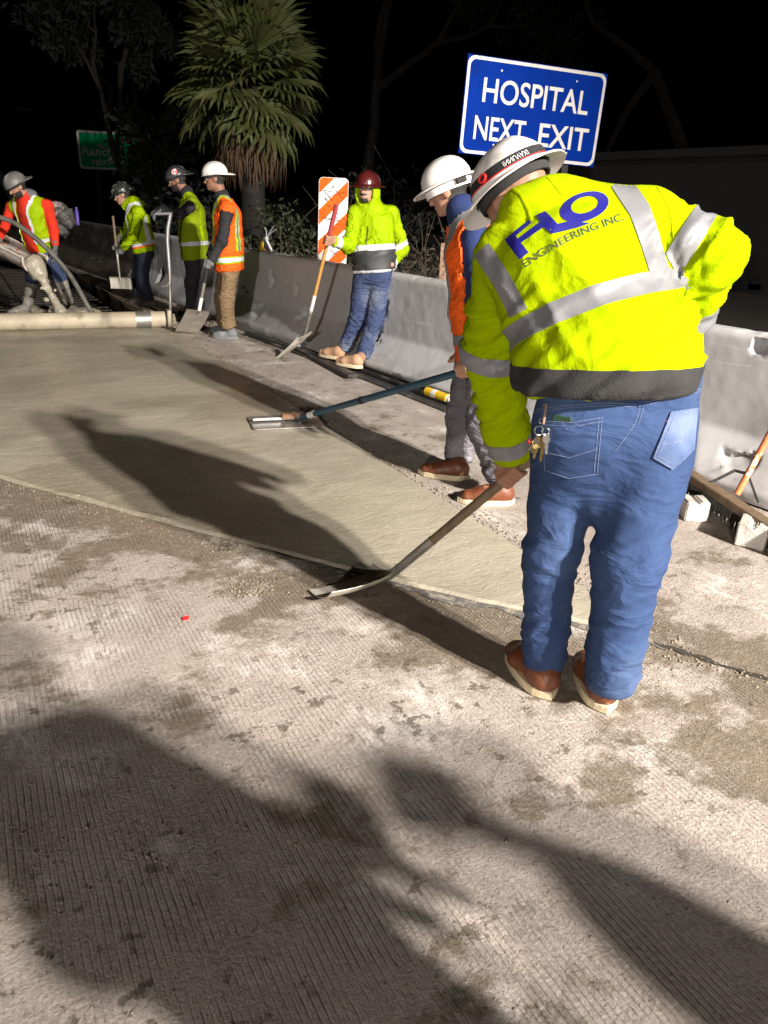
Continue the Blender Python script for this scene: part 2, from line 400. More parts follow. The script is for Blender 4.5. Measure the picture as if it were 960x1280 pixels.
MT['leaf_dark'] = mat('dark_foliage', (.009, .011, .007), (.006, .008, .005), 3, .8, 0, 40)
MT['palm'] = mat('palm_frond', (.062, .076, .015), (.040, .054, .011), 2, .7, 0, 40, c3=(.095, .078, .03), s3=1.2, lo3=.58, hi3=.7)
MT['palm_dead'] = mat('dead_palm_frond', (.115, .068, .035), (.075, .045, .024), 3, .85, .3, 40)
MT['bark'] = mat('bark', (.022, .018, .014), (.015, .012, .010), 4, .9, .6, 20, c3=(.038, .031, .025), s3=3)
MT['soil'] = mat('slope_soil', (.025, .020, .015), (.03, .024, .018), 1.2, .95, .5, 12)
MT['pit'] = mat('excavated_base', (.040, .033, .026), (.028, .022, .018), 2, .9, .6, 20)
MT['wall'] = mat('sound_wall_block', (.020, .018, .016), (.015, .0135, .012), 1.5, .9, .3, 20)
MT['paint_black'] = mat('black_spray_paint', (.012, .012, .013), (.02, .02, .02), 20, .6, 0, 40)
MT['paint_blue'] = mat('blue_spray_paint', (.02, .03, .10), (.02, .03, .08), 20, .6, 0, 40)
MT['lampglass'] = None
MT['crumb'] = mat('concrete_crumb', (.27, .225, .165), (.19, .155, .11), 9, .85, .3, 60)
MT['tower'] = mat('yellow_tower_paint', (.55, .36, .03), (.45, .3, .03), 4, .5, .1, 20)
MT['eye'] = mat('eye', (.03, .02, .015), (.02, .015, .01), 20, .2, 0, 40)
MT['eyewhite'] = mat('eye_white', (.6, .58, .55), (.55, .53, .5), 20, .3, 0, 40)
MT['lip'] = mat('lip', (.30, .12, .10), (.25, .10, .08), 20, .5, 0, 40)

# ================================================================== THE SETTING
_T = RNG.rand(32, 32, 32)
def vnoise(p):
    p = np.asarray(p, float); i = np.floor(p).astype(int); f = p - i; f = f*f*(3-2*f); i %= 32; j = (i+1) % 32
    x0, y0, z0 = i[..., 0], i[..., 1], i[..., 2]; x1, y1, z1 = j[..., 0], j[..., 1], j[..., 2]
    fx, fy, fz = f[..., 0], f[..., 1], f[..., 2]
    a = _T[x0, y0, z0]*(1-fx)+_T[x1, y0, z0]*fx; b = _T[x0, y1, z0]*(1-fx)+_T[x1, y1, z0]*fx
    c = _T[x0, y0, z1]*(1-fx)+_T[x1, y0, z1]*fx; d = _T[x0, y1, z1]*(1-fx)+_T[x1, y1, z1]*fx
    return (a*(1-fy)+b*fy)*(1-fz) + (c*(1-fy)+d*fy)*fz
def fbm(p, o=3):
    s = 0; a = .5; p = np.asarray(p, float)
    for k in range(o): s = s + a*vnoise(p + 7.3*k); p = p*2.03; a *= .5
    return s/(1-.5**o)

# old grooved pavement: one sheet with the excavated bay left open
xs = [-160, -6.0, 2.02, 4.6, 160]; ys = [-120, 10.35, 26.0, 300]
v = [(x, y, 0.0) for y in ys for x in xs]; f = []
for j in range(3):
    for i in range(4):
        if (i == 1 and j == 1) or i == 3: continue
        a = j*5+i; f.append((a, a+1, a+6, a+5))
road = link('pavement', mesh_np('pavement', v, f, False), MT['old'])
tag(road, 'old grooved concrete pavement with damp stains and pale slurry', None, None, 'structure')
# excavated bay
b = MB()
x0, x1, y0, y1, zz = -6.0, 2.02, 10.35, 26.0, -.24
b.add([(x0, y0, zz), (x1, y0, zz), (x1, y1, zz), (x0, y1, zz), (x0, y0, 0), (x1, y0, 0), (x1, y1, 0), (x0, y1, 0)],
      [(0, 1, 2, 3), (0, 4, 5, 1), (1, 5, 6, 2), (2, 6, 7, 3), (3, 7, 4, 0)])
tag(b.build('excavated_ground', MT['pit']), 'dark excavated bay under the reinforcing bars', None, None, 'structure')
# planted slope behind the barrier
nx, ny = 30, 60
X = np.array([4.6 + 30*(i/(nx-1))**1.6 for i in range(nx)]); Y = np.linspace(-60, 150, ny)
v = []; f = []
for j in range(ny):
    for i in range(nx):
        z = -.02 + .16*(X[i]-4.6) * (1 if X[i] < 16 else 16/X[i]) + (.5*(fbm(V(X[i]*.5, Y[j]*.5, 0)) - .5) if i else 0)
        v.append((X[i] - (max(0, Y[j]-8)*.12 if i == 0 else 0)*0, Y[j], z if i else -.02))
for j in range(ny-1):
    for i in range(nx-1):
        a = j*nx+i; f.append((a, a+1, a+nx+1, a+nx))
tag(link('planted_slope', mesh_np('planted_slope', v, f), MT['soil']), 'dark planted slope behind the barrier', None, None, 'structure')

def bx(y): return 3.66 - .105*(y-2.9)                          # foot of the barrier
# fresh wet concrete patch
EY = [1.74, 2.07, 2.46, 2.77, 3.61, 4.48, 6.8, 10.2]; EX = [2.12, 1.82, 1.50, 1.27, .66, .05, -1.5, -4.0]
SY = np.concatenate([np.linspace(1.74, 5, 150), np.linspace(5.05, 10.2, 100)]); ns = 110
v = []; f = []
for j, y in enumerate(SY):
    xl = np.interp(y, EY, EX) + .035*(fbm(V(y*3, 1, 2)) - .5) + .012*(vnoise(V(y*22, 3, 5)) - .5)
    for i in range(ns):
        s = 1-(1-i/(ns-1))**1.0
        s = s**1.5
        x = xl + (2.15-xl)*s
        dl = x-xl; dr = 2.15-x
        z = .012 + .007*(fbm(V(x*1.3, y*1.3, 3)) - .5) + .004*(fbm(V(x*7, y*4, 6)) - .5)
        z += .010*math.exp(-((dl-.03)/.022)**2) * max(0, 1.5*vnoise(V(y*5, 2, 9))-.35) * min(1, max(0, (y-1.9)/.5))
        if i == 0: z = .0015
        elif dl < .02: z = .003 + (z-.003)*dl/.02
        if dr < .03: z = .006 + (z-.006)*dr/.03
        v.append((x, y, z))
for j in range(len(SY)-1):
    for i in range(ns-1):
        a = j*ns+i; f.append((a, a+1, a+ns+1, a+ns))
tag(link('fresh_concrete', mesh_np('fresh_concrete', v, f), MT['wet']), 'smooth wet concrete patch just poured in the road', None, None, 'structure')

# crumbs of concrete: along the patch edges and scattered
def crumb_mesh(pts, name, material, label):
    V_, F_ = [], []
    base = np.array([(1,0,0),(-1,0,0),(0,1,0),(0,-1,0),(0,0,1),(0,0,-.6)], float)
    ff = [(0,2,4),(2,1,4),(1,3,4),(3,0,4),(2,0,5),(1,2,5),(3,1,5),(0,3,5)]
    for (x, y, z, s) in pts:
        a = random.uniform(0, 6.28); M = np.array([[math.cos(a), -math.sin(a), 0], [math.sin(a), math.cos(a), 0], [0, 0, 1]])
        q = (base * RNG.uniform(.6, 1.25, (6, 3)) * s) @ M.T; n = len(V_)
        V_ += [(x+p[0], y+p[1], z+p[2]*.7) for p in q]; F_ += [tuple(k+n for k in t) for t in ff]
    return tag(link(name, mesh_np(name, V_, F_, True), material), label, None, None, 'stuff')
pts = []
for _ in range(2600):                                            # along the skewed front edge
    y = random.uniform(1.5, 6.5); x = np.interp(y, EY, EX) - abs(random.gauss(0, .10)) - .01
    pts.append((x, y, .001, abs(random.gauss(0, .0024))+.001))
for _ in range(130):                                             # a heap left by the shovel
    c = gr(315, 735); pts.append((c[0]+random.gauss(0, .07), c[1]+random.gauss(0, .06), .003, random.uniform(.002, .0075)))
for _ in range(420):
    c = gr(120, 1010); pts.append((c[0]+random.gauss(0.15, .28), c[1]+random.gauss(-.1, .22), .001, abs(random.gauss(0, .0018))+.001))
for _ in range(1500):
    pts.append((random.uniform(-.3, 2.2), random.uniform(.3, 3.2), .001, abs(random.gauss(0, .0016))+.0008))
for _ in range(1800):                                            # sandy strip on the far form line
    y = random.uniform(1.6, 10); pts.append((2.16+abs(random.gauss(0, .05)), y, .002, abs(random.gauss(0, .005))+.0015))
a_, b_ = gr(790, 800), gr(1000, 866)
for _ in range(260):                                             # rubble along the open joint at the right
    t = random.random(); q = a_+(b_-a_)*t; pts.append((q[0]+random.gauss(0, .035), q[1]+random.gauss(0, .035), .002, abs(random.gauss(0, .0035))+.001))
for _ in range(900):                                             # debris under the screed and at the barrier foot
    pts.append((random.uniform(1.2, 2.9), random.gauss(9.4, .35), .004, abs(random.gauss(0, .01))+.003))
for _ in range(500):
    y = random.uniform(1, 12); pts.append((bx(y) - abs(random.gauss(0, .07)), y, .003, abs(random.gauss(0, .008))+.003))
crumb_mesh(pts, 'concrete_crumbs', MT['crumb'], 'loose crumbs of concrete along the patch edges')

# ------------------------------------------------------------------ concrete barrier sections
PROF = [(0, .012), (0, .075), (.015, .09), (.175, .31), (.185, .33), (.238, .84), (.25, .868), (.275, .88), (.355, .88), (.38, .868), (.392, .84), (.445, .33), (.455, .31), (.615, .09), (.63, .075), (.63, .012)]
def barrier(p0, p1, label, material, step=.03, chips=()):
    p0 = V(*p0, 0); p1 = V(*p1, 0); L = np.linalg.norm(p1-p0); ey = (p1-p0)/L; ex = V(ey[1], -ey[0], 0)
    P = []
    for (a, b_) in zip(PROF[:-1], PROF[1:]):                     # resample the profile
        n = max(1, int(math.hypot(b_[0]-a[0], b_[1]-a[1])/step))
        for k in range(n): P.append((a[0]+(b_[0]-a[0])*k/n, a[1]+(b_[1]-a[1])*k/n))
    P.append(PROF[-1]); m = len(P); nl = int(L/step)
    P = np.array(P); ss = np.linspace(.012, L-.012, nl+1)
    S, Q = np.meshgrid(ss, np.arange(m), indexing='ij')
    px, pz = P[Q, 0], P[Q, 1]
    co = np.stack([px*2, S*2, pz*2], -1)
    dx = .012*(fbm(co*1.1+3)-.5) + .006*(fbm(co*6)-.5)
    edge = (pz > .85)
    dz = np.where(edge, -.02*np.clip(fbm(co*5+9)-.56, 0, 1)*2, 0)
    for (s0, z0, rs, rz, dp) in chips:
        wob = 1.5*(fbm(np.stack([S*16, pz*16, px*0+s0], -1), 3)-.5)
        r = np.sqrt(((S-s0)/rs)**2 + ((pz-z0)/rz)**2) + wob
        dx = dx + np.where(px < .3, dp*np.clip((1.0-r)*5.0, 0, 1)*(.55+.9*vnoise(np.stack([S*14, pz*14, px*0+s0+3], -1))), 0)
    pos = p0[None, None] + ey*S[..., None] + ex*(px+dx)[..., None] + cZ*(pz+dz)[..., None]
    v = pos.reshape(-1, 3) - p0; f = []
    for j in range(nl):
        for i in range(m-1):
            a = j*m+i; f.append((a, a+m, a+m+1, a+1))
    f.append(tuple(range(m-1, -1, -1))[::-1]); f.append(tuple(nl*m+k for k in range(m))[::-1])
    o = link('concrete_barrier', mesh_np('concrete_barrier', v, f), material); autosmooth(o.data, 50)
    o.location = Vector(p0)
    return tag(o, label, 'barrier', 'concrete barrier sections along the work zone')
def chip_at(u, v, y0, depth, rs, rz):                            # where on its section a chip seen at u,v sits
    d = ray(u, v); best = None
    for yy in np.linspace(.5, 20, 400):
        p = cC + d*(yy/d[1]); e = abs(p[0]-(bx(yy)+.2))
        if best is None or e < best[0]: best = (e, p)
    return (best[1][1]-y0, best[1][2], rs, rz, depth)
def bp(y): return (bx(y), y)
barrier(bp(-4.4), bp(1.68), 'grey concrete barrier section at the right edge behind the broom', MT['bar'], .04)
barrier(bp(1.7), bp(7.8), 'pale grey concrete barrier section behind the long blue pole', MT['bar'], .018,
        [chip_at(478, 386, 1.7, .06, .06, .085), chip_at(470, 420, 1.7, .08, .13, .10), chip_at(517, 470, 1.7, .035, .09, .03), chip_at(935, 575, 1.7, .035, .10, .07), chip_at(955, 430, 1.7, .06, .06, .05), chip_at(548, 485, 1.7, .035, .06, .03)])
barrier(bp(7.83), bp(13.9), 'chipped concrete barrier section under the striped panel', MT['bar'], .022,
        [chip_at(341, 352, 7.8, .05, .07, .10), chip_at(331, 388, 7.8, .05, .16, .07), chip_at(388, 400, 7.8, .06, .14, .12), chip_at(205, 345, 7.8, .05, .12, .10), chip_at(372, 365, 7.8, .03, .05, .07)])
barrier(bp(13.93), bp(20.0), 'dark brown concrete barrier section behind the man in the red sweater', MT['bar_dark'], .05)
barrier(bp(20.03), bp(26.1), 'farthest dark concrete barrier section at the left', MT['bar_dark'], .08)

# ------------------------------------------------------------------ light tower behind the camera: the lamps that light the place
def light_tower():
    base = V(LAMP[0], LAMP[1], 0)
    root = empty('light_tower', base)
    tag(root, 'yellow towed light tower with four floodlights behind the camera', 'light tower')
    t = MB(); t.box((0, -.2, .75), (1.0, 1.7, .7), bev=.06); t.box((0, -.2, .36), (.9, 1.9, .08)); t.build('trailer_body', MT['tower'], root)
    for s in (-1, 1):
        w = MB(); w.lathe((s*.56, -.2, .3), [(0, -.08), (.22, -.08), (.3, -.06), (.3, .06), (.22, .08), (0, .08)], 24, ((0, 1, 0), (0, 0, 1), (1, 0, 0))); w.build('wheel', MT['rubber'], root, True)
    m = MB(); m.tube([(0, .55, .5), (0, .55, 3.2)], .07, 12); m.tube([(0, .55, 3.2), (0, .55, 5.6)], .055, 12); m.tube([(0, .55, 5.6), (0, .55, LAMP[2]+.05)], .04, 12); m.build('mast', MT['alu'], root, True)
    aim = nrm(V(1.4, 5.5, 0) - V(LAMP[0], LAMP[1]+.55, LAMP[2])); side = nrm(np.cross(aim, cZ)); up = np.cross(side, aim)
    c = V(0, .55, LAMP[2])
    m = MB(); m.box(c, (1.9, .07, .07), (side, np.cross(cZ, side), cZ)); m.build('lamp_bar', MT['alu'], root)
    em = bpy.data.materials.new('lamp_glass'); em.use_nodes = True
    eb = em.node_tree.nodes['Principled BSDF']; eb.inputs['Emission Color'].default_value = (1, .93, .82, 1); eb.inputs['Emission Strength'].default_value = 25
    for i, s in enumerate((-.78, -.5, .5, .78)):
        p = c + side*s + aim*.10 - cZ*.02
        h = MB(); h.lathe(p, [(.02, -.18), (.10, -.16), (.15, -.02), (.16, .05), (.15, .05), (.14, -.01), (0, -.05)], 20, (side, up, aim)); ho = h.build('floodlight', MT['alu'], root, True)
        g_ = MB(); g_.lathe(p+aim*.03, [(0, .01), (.14, .01), (.14, 0), (0, 0)], 20, (side, up, aim)); g_.build('lamp_glass', em, ho)
    for s in (-.30, .30):
        l = bpy.data.lights.new('floodlight_beam', 'SPOT'); l.energy = LAMP_POWER; l.color = (1.0, .93, .85)
        l.spot_size = math.radians(64); l.spot_blend = .9; l.shadow_soft_size = .13
        o = bpy.data.objects.new('floodlight_beam', l); col.objects.link(o); o.parent = root
        p = c + side*s + aim*.26
        o.matrix_local = Matrix(((side[0], up[0], -aim[0], p[0]), (side[1], up[1], -aim[1], p[1]), (side[2], up[2], -aim[2], p[2]), (0, 0, 0, 1)))
light_tower()
def work_light():
    c = V(-6.8, -8.0, 0); root = empty('work_light', c); tag(root, 'tripod work light with two lamp heads behind the camera at the left', 'work light')
    h = 2.7; m = MB(); m.tube([(0, 0, .55), (0, 0, h)], .025, 10); m.build('mast', MT['alu'], root, True)
    for k in range(3):
        a = 2*PI*k/3 + .3; m = MB(); m.tube([(0, 0, 1.0), (math.cos(a)*.75, math.sin(a)*.75, .0)], .016, 8); m.build('leg', MT['tower'], root, True)
    aim = nrm(V(3.0, 6.0, .6) - (c+cZ*h)); side = nrm(np.cross(aim, cZ)); up = np.cross(side, aim)
    m = MB(); m.box((0, 0, h), (.95, .05, .05), (side, np.cross(cZ, side), cZ)); m.build('lamp_bar', MT['alu'], root)
    for s in (-.34, .34):
        p = V(0, 0, h) + side*s + aim*.08
        q = MB(); q.box(p, (.30, .22, .09), (side, up, aim), bev=.015); ho = q.build('lamp_head', MT['tower'], root)
        q = MB(); q.box(p+aim*.048, (.26, .18, .006), (side, up, aim)); q.build('lamp_glass', bpy.data.materials['lamp_glass'], ho)
    l = bpy.data.lights.new('work_light_beam', 'SPOT'); l.energy = SIDE_POWER; l.color = (1.0, .93, .86); l.spot_size = math.radians(50); l.spot_blend = 1.0; l.shadow_soft_size = .16
    o = bpy.data.objects.new('work_light_beam', l); col.objects.link(o); o.parent = root; p = V(0, 0, h) + aim*.3
    o.matrix_local = Matrix(((side[0], up[0], -aim[0], p[0]), (side[1], up[1], -aim[1], p[1]), (side[2], up[2], -aim[2], p[2]), (0, 0, 0, 1)))
work_light()

# ------------------------------------------------------------------ lettering
def text_mesh(s, w=None, h=None, bold=0.0, thick=0.0, spacing=1.0):
    cu = bpy.data.curves.new('txt', 'FONT'); cu.body = s; cu.align_x = 'LEFT'; cu.offset = bold; cu.extrude = 0; cu.space_character = spacing; cu.resolution_u = 4
    o = bpy.data.objects.new('txt', cu); col.objects.link(o)
    dg = bpy.context.evaluated_depsgraph_get(); me = o.evaluated_get(dg).to_mesh()
    v = np.array([p.co[:] for p in me.vertices]); f = [tuple(p.vertices) for p in me.polygons]
    o.evaluated_get(dg).to_mesh_clear(); bpy.data.objects.remove(o); bpy.data.curves.remove(cu)
    lo, hi = v.min(0), v.max(0); v = v - lo; sz = hi - lo
    sx = (w/sz[0]) if w else None; sy = (h/sz[1]) if h else None
    sx = sx or sy; sy = sy or sx
    v[:, 0] *= sx; v[:, 1] *= sy; v[:, 2] = 0
    return v, f
def plate_text(s, o, ex, ey, x, y, w, h, material, parent, base, th=.003, bold=.01, name='lettering'):
    v, f = text_mesh(s, w, h, bold); n = np.cross(ex, ey)
    P = np.array([o + ex*(x+p[0]) + ey*(y+p[1]) + n*th for p in v]) - base
    return link(name, mesh_np(name, P, f, False), material, parent)
def rrect(x0, y0, x1, y1, r, n=6):
    P = []
    for (cx, cy, a) in ((x1-r, y0+r, -90), (x1-r, y1-r, 0), (x0+r, y1-r, 90), (x0+r, y0+r, 180)):
        for k in range(n+1):
            t = math.radians(a + 90*k/n); P.append((cx+r*math.cos(t), cy+r*math.sin(t)))
    return P
def ring_mesh(o, ex, ey, outer, inner, z):
    n = np.cross(ex, ey); m = len(outer)
    v = [o+ex*x+ey*y+n*z for x, y in outer] + [o+ex*x+ey*y+n*z for x, y in inner]
    return v, [(i, (i+1) % m, m+(i+1) % m, m+i) for i in range(m)]
def sign(name, TL, TR, BL, BR, label, board, bw, texts, corner, posts):
    o = BL.copy(); W = (np.linalg.norm(TR-TL)+np.linalg.norm(BR-BL))/2; Hh = (np.linalg.norm(TL-BL)+np.linalg.norm(TR-BR))/2
    ex = nrm((TR-TL)+(BR-BL)); ey = (TL-BL)+(TR-BR); ey = nrm(ey - ex*(ey@ex)); n = np.cross(ex, ey)
    foot = o + ex*W/2; foot[2] = 0
    root = empty(name, foot); tag(root, label, 'road sign')
    m = MB(); m.prism([(0, 0), (W, 0), (W, Hh), (0, Hh)] if corner == 'square' else rrect(0, 0, W, Hh, .12), o - n*.02, ex, ey, .02); m.build('sign_board', board, root, base=foot)
    r = Hh*.085; m = MB(); m.add(*ring_mesh(o, ex, ey, rrect(.008, .008, W-.008, Hh-.008, r), rrect(bw, bw, W-bw, Hh-bw, r*.8), .003)); m.build('border', MT['sign_white'], root, base=foot)
    for (s, x, y, w, h, bold) in texts: plate_text(s, o, ex, ey, x*W, y*Hh, w*W, h*Hh, MT['sign_white'], root, foot, .004, bold)
    for px in posts:
        m = MB(); q = o + ex*W*px - n*.07; top = q + ey*Hh*.9; m.box(((q[0]+top[0])/2, (q[1]+top[1])/2, top[2]/2), (.09, .09, top[2]), (ex, n, cZ)); m.build('post', MT['post'], root, base=foot)
        for yy in (.12, .88):
            b_ = MB(); b_.lathe(o+ex*W*px+ey*Hh*yy, [(.014, 0), (.014, .008), (0, .01)], 8, (ex, ey, n)); b_.build('bolt', MT['alu'], root, base=foot)
    return root
dl = 10.6; TLp = at(579, 66, dl); BLp = at(573, 191, dl)
hl = (TLp-BLp)[2]; dr_ = dl
for _ in range(30):
    TRp = at(755, 92, dr_); BRp = at(741, 209, dr_); dr_ *= hl/((TRp-BRp)[2])
dr_ = min(dr_, 11.4); TRp = at(755, 92, dr_); BRp = at(741, 209, dr_)
sign('hospital_sign', TLp, TRp, BLp, BRp, 'blue road sign reading HOSPITAL NEXT EXIT above the barrier', MT['sign_blue'], .045,
     [('HOSPITAL', .125, .545, .765, .25, .012), ('NEXT', .09, .16, .365, .245, .012), ('EXIT', .555, .16, .37, .245, .012)], 'square', (.24, .78))
dg_ = 33.0
sign('exit_sign', at(93, 162, dg_), at(190, 168, dg_+1.5), at(100, 211, dg_), at(190, 215, dg_+1.5), 'green exit sign half hidden by dark tree branches', MT['sign_green'], .09,
     [('Rancho', .055, .36, .50, .23, .014), ('NEXT', .17, .12, .25, .14, .012), ('EXIT', .48, .12, .22, .14, .012)], 'round', (.22, .8))

# ------------------------------------------------------------------ plants
def leaf_cards(centres, size, droop=.3, lw=.35):
    n = len(centres); d = RNG.normal(size=(n, 3)); d[:, 2] -= droop; d /= np.linalg.norm(d, axis=1)[:, None]
    s = np.cross(d, RNG.normal(size=(n, 3))); s /= np.linalg.norm(s, axis=1)[:, None]
    L = size*RNG.uniform(.6, 1.3, n)[:, None]; c = np.asarray(centres)
    v = np.stack([c, c+d*L*.5+s*L*lw*.5, c+d*L, c+d*L*.5-s*L*lw*.5], 1).reshape(-1, 3)
    f = [(4*i, 4*i+1, 4*i+2, 4*i+3) for i in range(n)]
    return v, f
def clump(c, rad, n, k=14):
    c = np.asarray(c, float); cen = RNG.normal(size=(k, 3)); cen /= np.linalg.norm(cen, axis=1)[:, None]
    cen = c + cen*np.asarray(rad)*RNG.uniform(.35, .95, (k, 1))
    r = RNG.uniform(.16, .36, k)*np.mean(rad)
    idx = RNG.randint(0, k, n)
    return cen[idx] + RNG.normal(size=(n, 3))*r[idx][:, None]*.7
def limb(mb, p, d, L, r, depth, tips, spread=.5):
    pts = [p]; q = p.copy(); dd = nrm(d)
    for k in range(4):
        dd = nrm(dd + RNG.normal(size=3)*.13); q = q + dd*L/4; pts.append(q.copy())
    mb.tube(pts, [r*(1-.1*k) for k in range(5)], 6 if depth < 2 else 4)
    if depth >= 3: tips.append(q); return
    for k in range(RNG.randint(2, 4)):
        limb(mb, q, dd + RNG.normal(size=3)*spread + V(0, 0, .1), L*RNG.uniform(.6, .8), r*.6, depth+1, tips, spread)
def tree(base, H, label, leafm, crown_r, nleaf, size, lean=(0, 0, 1), r=.18, spread=.55):
    base = np.asarray(base, float); root = empty('tree', base); tag(root, label, 'tree', 'trees in the dark beyond the barrier')
    m = MB(); tips = []; limb(m, V(0, 0, 0), V(*lean), H*.42, r, 0, tips, spread); m.build('trunk', MT['bark'], root, True)
    pts = []
    per = max(40, nleaf//max(1, len(tips)))
    for t in tips: pts.append(clump(t, (crown_r, crown_r, crown_r*.75), per, 5))
    pts = np.concatenate(pts); v, f = leaf_cards(pts, size, .6, .3)
    link('crown', mesh_np('crown', v, f, False), leafm, root)
    return root
def gz(x, y): return -.02 + .16*max(0, x-4.6)*(1 if x < 16 else 16/x)
def ground_at(u, D, dz=0):
    p = at(u, 260, D); return V(p[0], p[1], gz(p[0], p[1]) - .05 + dz)
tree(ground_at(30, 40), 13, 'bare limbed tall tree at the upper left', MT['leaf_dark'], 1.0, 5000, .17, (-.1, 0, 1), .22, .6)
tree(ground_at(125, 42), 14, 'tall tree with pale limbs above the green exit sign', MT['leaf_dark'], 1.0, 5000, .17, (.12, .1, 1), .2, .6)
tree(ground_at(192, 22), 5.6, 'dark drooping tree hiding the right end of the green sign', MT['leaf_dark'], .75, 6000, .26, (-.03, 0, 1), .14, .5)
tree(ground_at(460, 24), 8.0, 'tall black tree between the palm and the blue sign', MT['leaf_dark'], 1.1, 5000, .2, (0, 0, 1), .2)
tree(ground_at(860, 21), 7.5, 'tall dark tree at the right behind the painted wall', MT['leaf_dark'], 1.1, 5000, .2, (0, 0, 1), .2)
def shrub(u, D, w, h, label, leafm, nleaf, size, twigs):
    b_ = ground_at(u, D); root = empty('shrub', b_); tag(root, label, 'shrub', 'shrubs on the slope behind the barrier')
    m = MB()
    for _ in range(twigs):
        a = random.uniform(0, 6.28); q = V(0, 0, 0); d = nrm(V(math.cos(a)*.5, math.sin(a)*.5, 1)); pts = [q]
        for k in range(4):
            d = nrm(d + RNG.normal(size=3)*.28 - V(0, 0, .1*k)); q = q + d*h*.3*random.uniform(.7, 1.2); pts.append(q)
        m.tube(pts, [.012, .009, .007, .005, .003], 4)
    if twigs: m.build('stems', MT['leaf_dry'], root)
    v, f = leaf_cards(clump((0, 0, h*.5), (w/2, w/2, h*.45), nleaf, 16), size, .1, .4)
    link('foliage', mesh_np('foliage', v, f, False), leafm, root)
for a in [(345, 13.0, 1.5, 1.5, 'dull green shrub at the foot of the palm', MT['leaf'], 1500, .10, 10),
          (375, 11.0, 1.3, 1.0, 'brown brush just left of the striped panel', MT['leaf_dry'], 900, .07, 26),
          (415, 12.5, 1.6, 1.5, 'dark shrub behind the striped panel', MT['leaf'], 1200, .10, 12),
          (345, 10.4, 1.0, .7, 'low ivy clump behind the chipped barrier', MT['leaf'], 900, .07, 8),
          (510, 9.6, 1.2, .9, 'dry twiggy brush right of the man in the red hat', MT['leaf_dry'], 420, .07, 36),
          (545, 10.8, 1.3, 1.1, 'dry brush below the blue sign beside the rusty post', MT['leaf_dry'], 420, .07, 36),
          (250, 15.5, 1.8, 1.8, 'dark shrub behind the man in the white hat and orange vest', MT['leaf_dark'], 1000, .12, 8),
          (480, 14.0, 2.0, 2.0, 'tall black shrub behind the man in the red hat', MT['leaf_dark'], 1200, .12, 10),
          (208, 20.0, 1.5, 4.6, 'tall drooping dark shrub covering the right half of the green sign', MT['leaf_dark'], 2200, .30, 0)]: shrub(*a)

def fan_palm(base, top, label):
    base = np.asarray(base, float); root = empty('palm_tree', base); tag(root, label, 'palm tree')
    T = np.asarray(top, float) - base
    m = MB(); m.tube([V(0, 0, 0), T*.4, T*.8, T], [.26, .22, .2, .16], 12); m.build('trunk', MT['bark'], root, True)
    def frond(seed):
        rs = np.random.RandomState(seed); nb = 26; Rr = .80*rs.uniform(.85, 1.15); pet = .55*rs.uniform(.7, 1.3); v = []; f = []
        # petiole along +X
        k = len(v); v += [(0, -.016, 0), (0, .016, 0), (pet, .010, -.02), (pet, -.010, -.02)]; f += [(k, k+1, k+2, k+3)]
        for i in range(nb):
            a = math.radians(-118 + 236*i/(nb-1)); da = math.radians(236/(nb-1))*.52
            L = Rr*(1-.25*(abs(a)/2.1)**2)*rs.uniform(.92, 1.05); fold = .014 if i % 2 else -.014
            c = V(pet, 0, -.02)
            def P(r, aa, z): return tuple(c + V(r*math.cos(aa), r*math.sin(aa), z - .16*(r/Rr)**2 - (.30*max(0, r/Rr-.62)**1.5)))
            k = len(v)
            v += [P(.02, a, 0), P(L*.60, a-da, fold), P(L*.82, a-da*.5, fold), P(L, a + rs.uniform(-.04, .04), -.10*rs.rand()), P(L*.82, a+da*.5, -fold), P(L*.60, a+da, -fold)]
            f += [(k, k+1, k+2), (k, k+2, k+4), (k+2, k+3, k+4), (k, k+4, k+5)]
        return mesh_np('frond', v, f, False)
    ms = [frond(s) for s in range(5)]
    for q in ms: q.materials.append(MT['palm'])
    for i in range(46):
        t = (i+.5)/46; el = math.radians(82 - 128*t**.95); az = i*2.39996 + random.uniform(-.2, .2)
        o = link('frond', ms[i % 5], None, root); dirv = V(math.cos(el)*math.cos(az), math.cos(el)*math.sin(az), math.sin(el))
        x = nrm(dirv); z = nrm(cZ - x*x[2]); y = np.cross(z, x)
        rot = Matrix(((x[0], y[0], z[0]), (x[1], y[1], z[1]), (x[2], y[2], z[2]))) @ Matrix.Rotation(random.uniform(-.35, .35), 3, 'X')
        o.matrix_local = Matrix.Translation(Vector(T + V(0, 0, -.25*t))) @ rot.to_4x4() @ Matrix.Scale(random.uniform(.88, 1.12), 4)
    v = []; f = []                                                # hanging dead fronds
    for i in range(900):
        az = random.uniform(0, 2*PI); zt = T[2] - random.uniform(.75, 1.15); L = random.uniform(.4, .85); r0 = random.uniform(.22, .42); r1 = r0 + random.uniform(.02, .26); w = random.uniform(.008, .022)
        e = V(math.cos(az), math.sin(az), 0); s = V(-math.sin(az), math.cos(az), 0); c = V(T[0]*.9, T[1]*.9, 0); k = len(v)
        tw = random.uniform(-.1, .1)
        v += [tuple(c+e*r0+cZ*zt-s*w), tuple(c+e*r0+cZ*zt+s*w), tuple(c+e*(r1+.05)+cZ*(zt-L*.5)+s*(w+tw)), tuple(c+e*(r1+.05)+cZ*(zt-L*.5)+s*(tw-w)), tuple(c+e*r1+cZ*(zt-L)+s*tw*1.5)]
        f += [(k, k+1, k+2, k+3), (k+3, k+2, k+4)]
    o = link('dead_frond_skirt', mesh_np('dead_frond_skirt', v, f, False), MT['palm_dead'], root); o['kind'] = 'stuff'
pb = ground_at(318, 15); pt = at(310, 88, 15)
fan_palm(pb, pt, 'fan palm with a skirt of dead fronds behind the white hat worker')

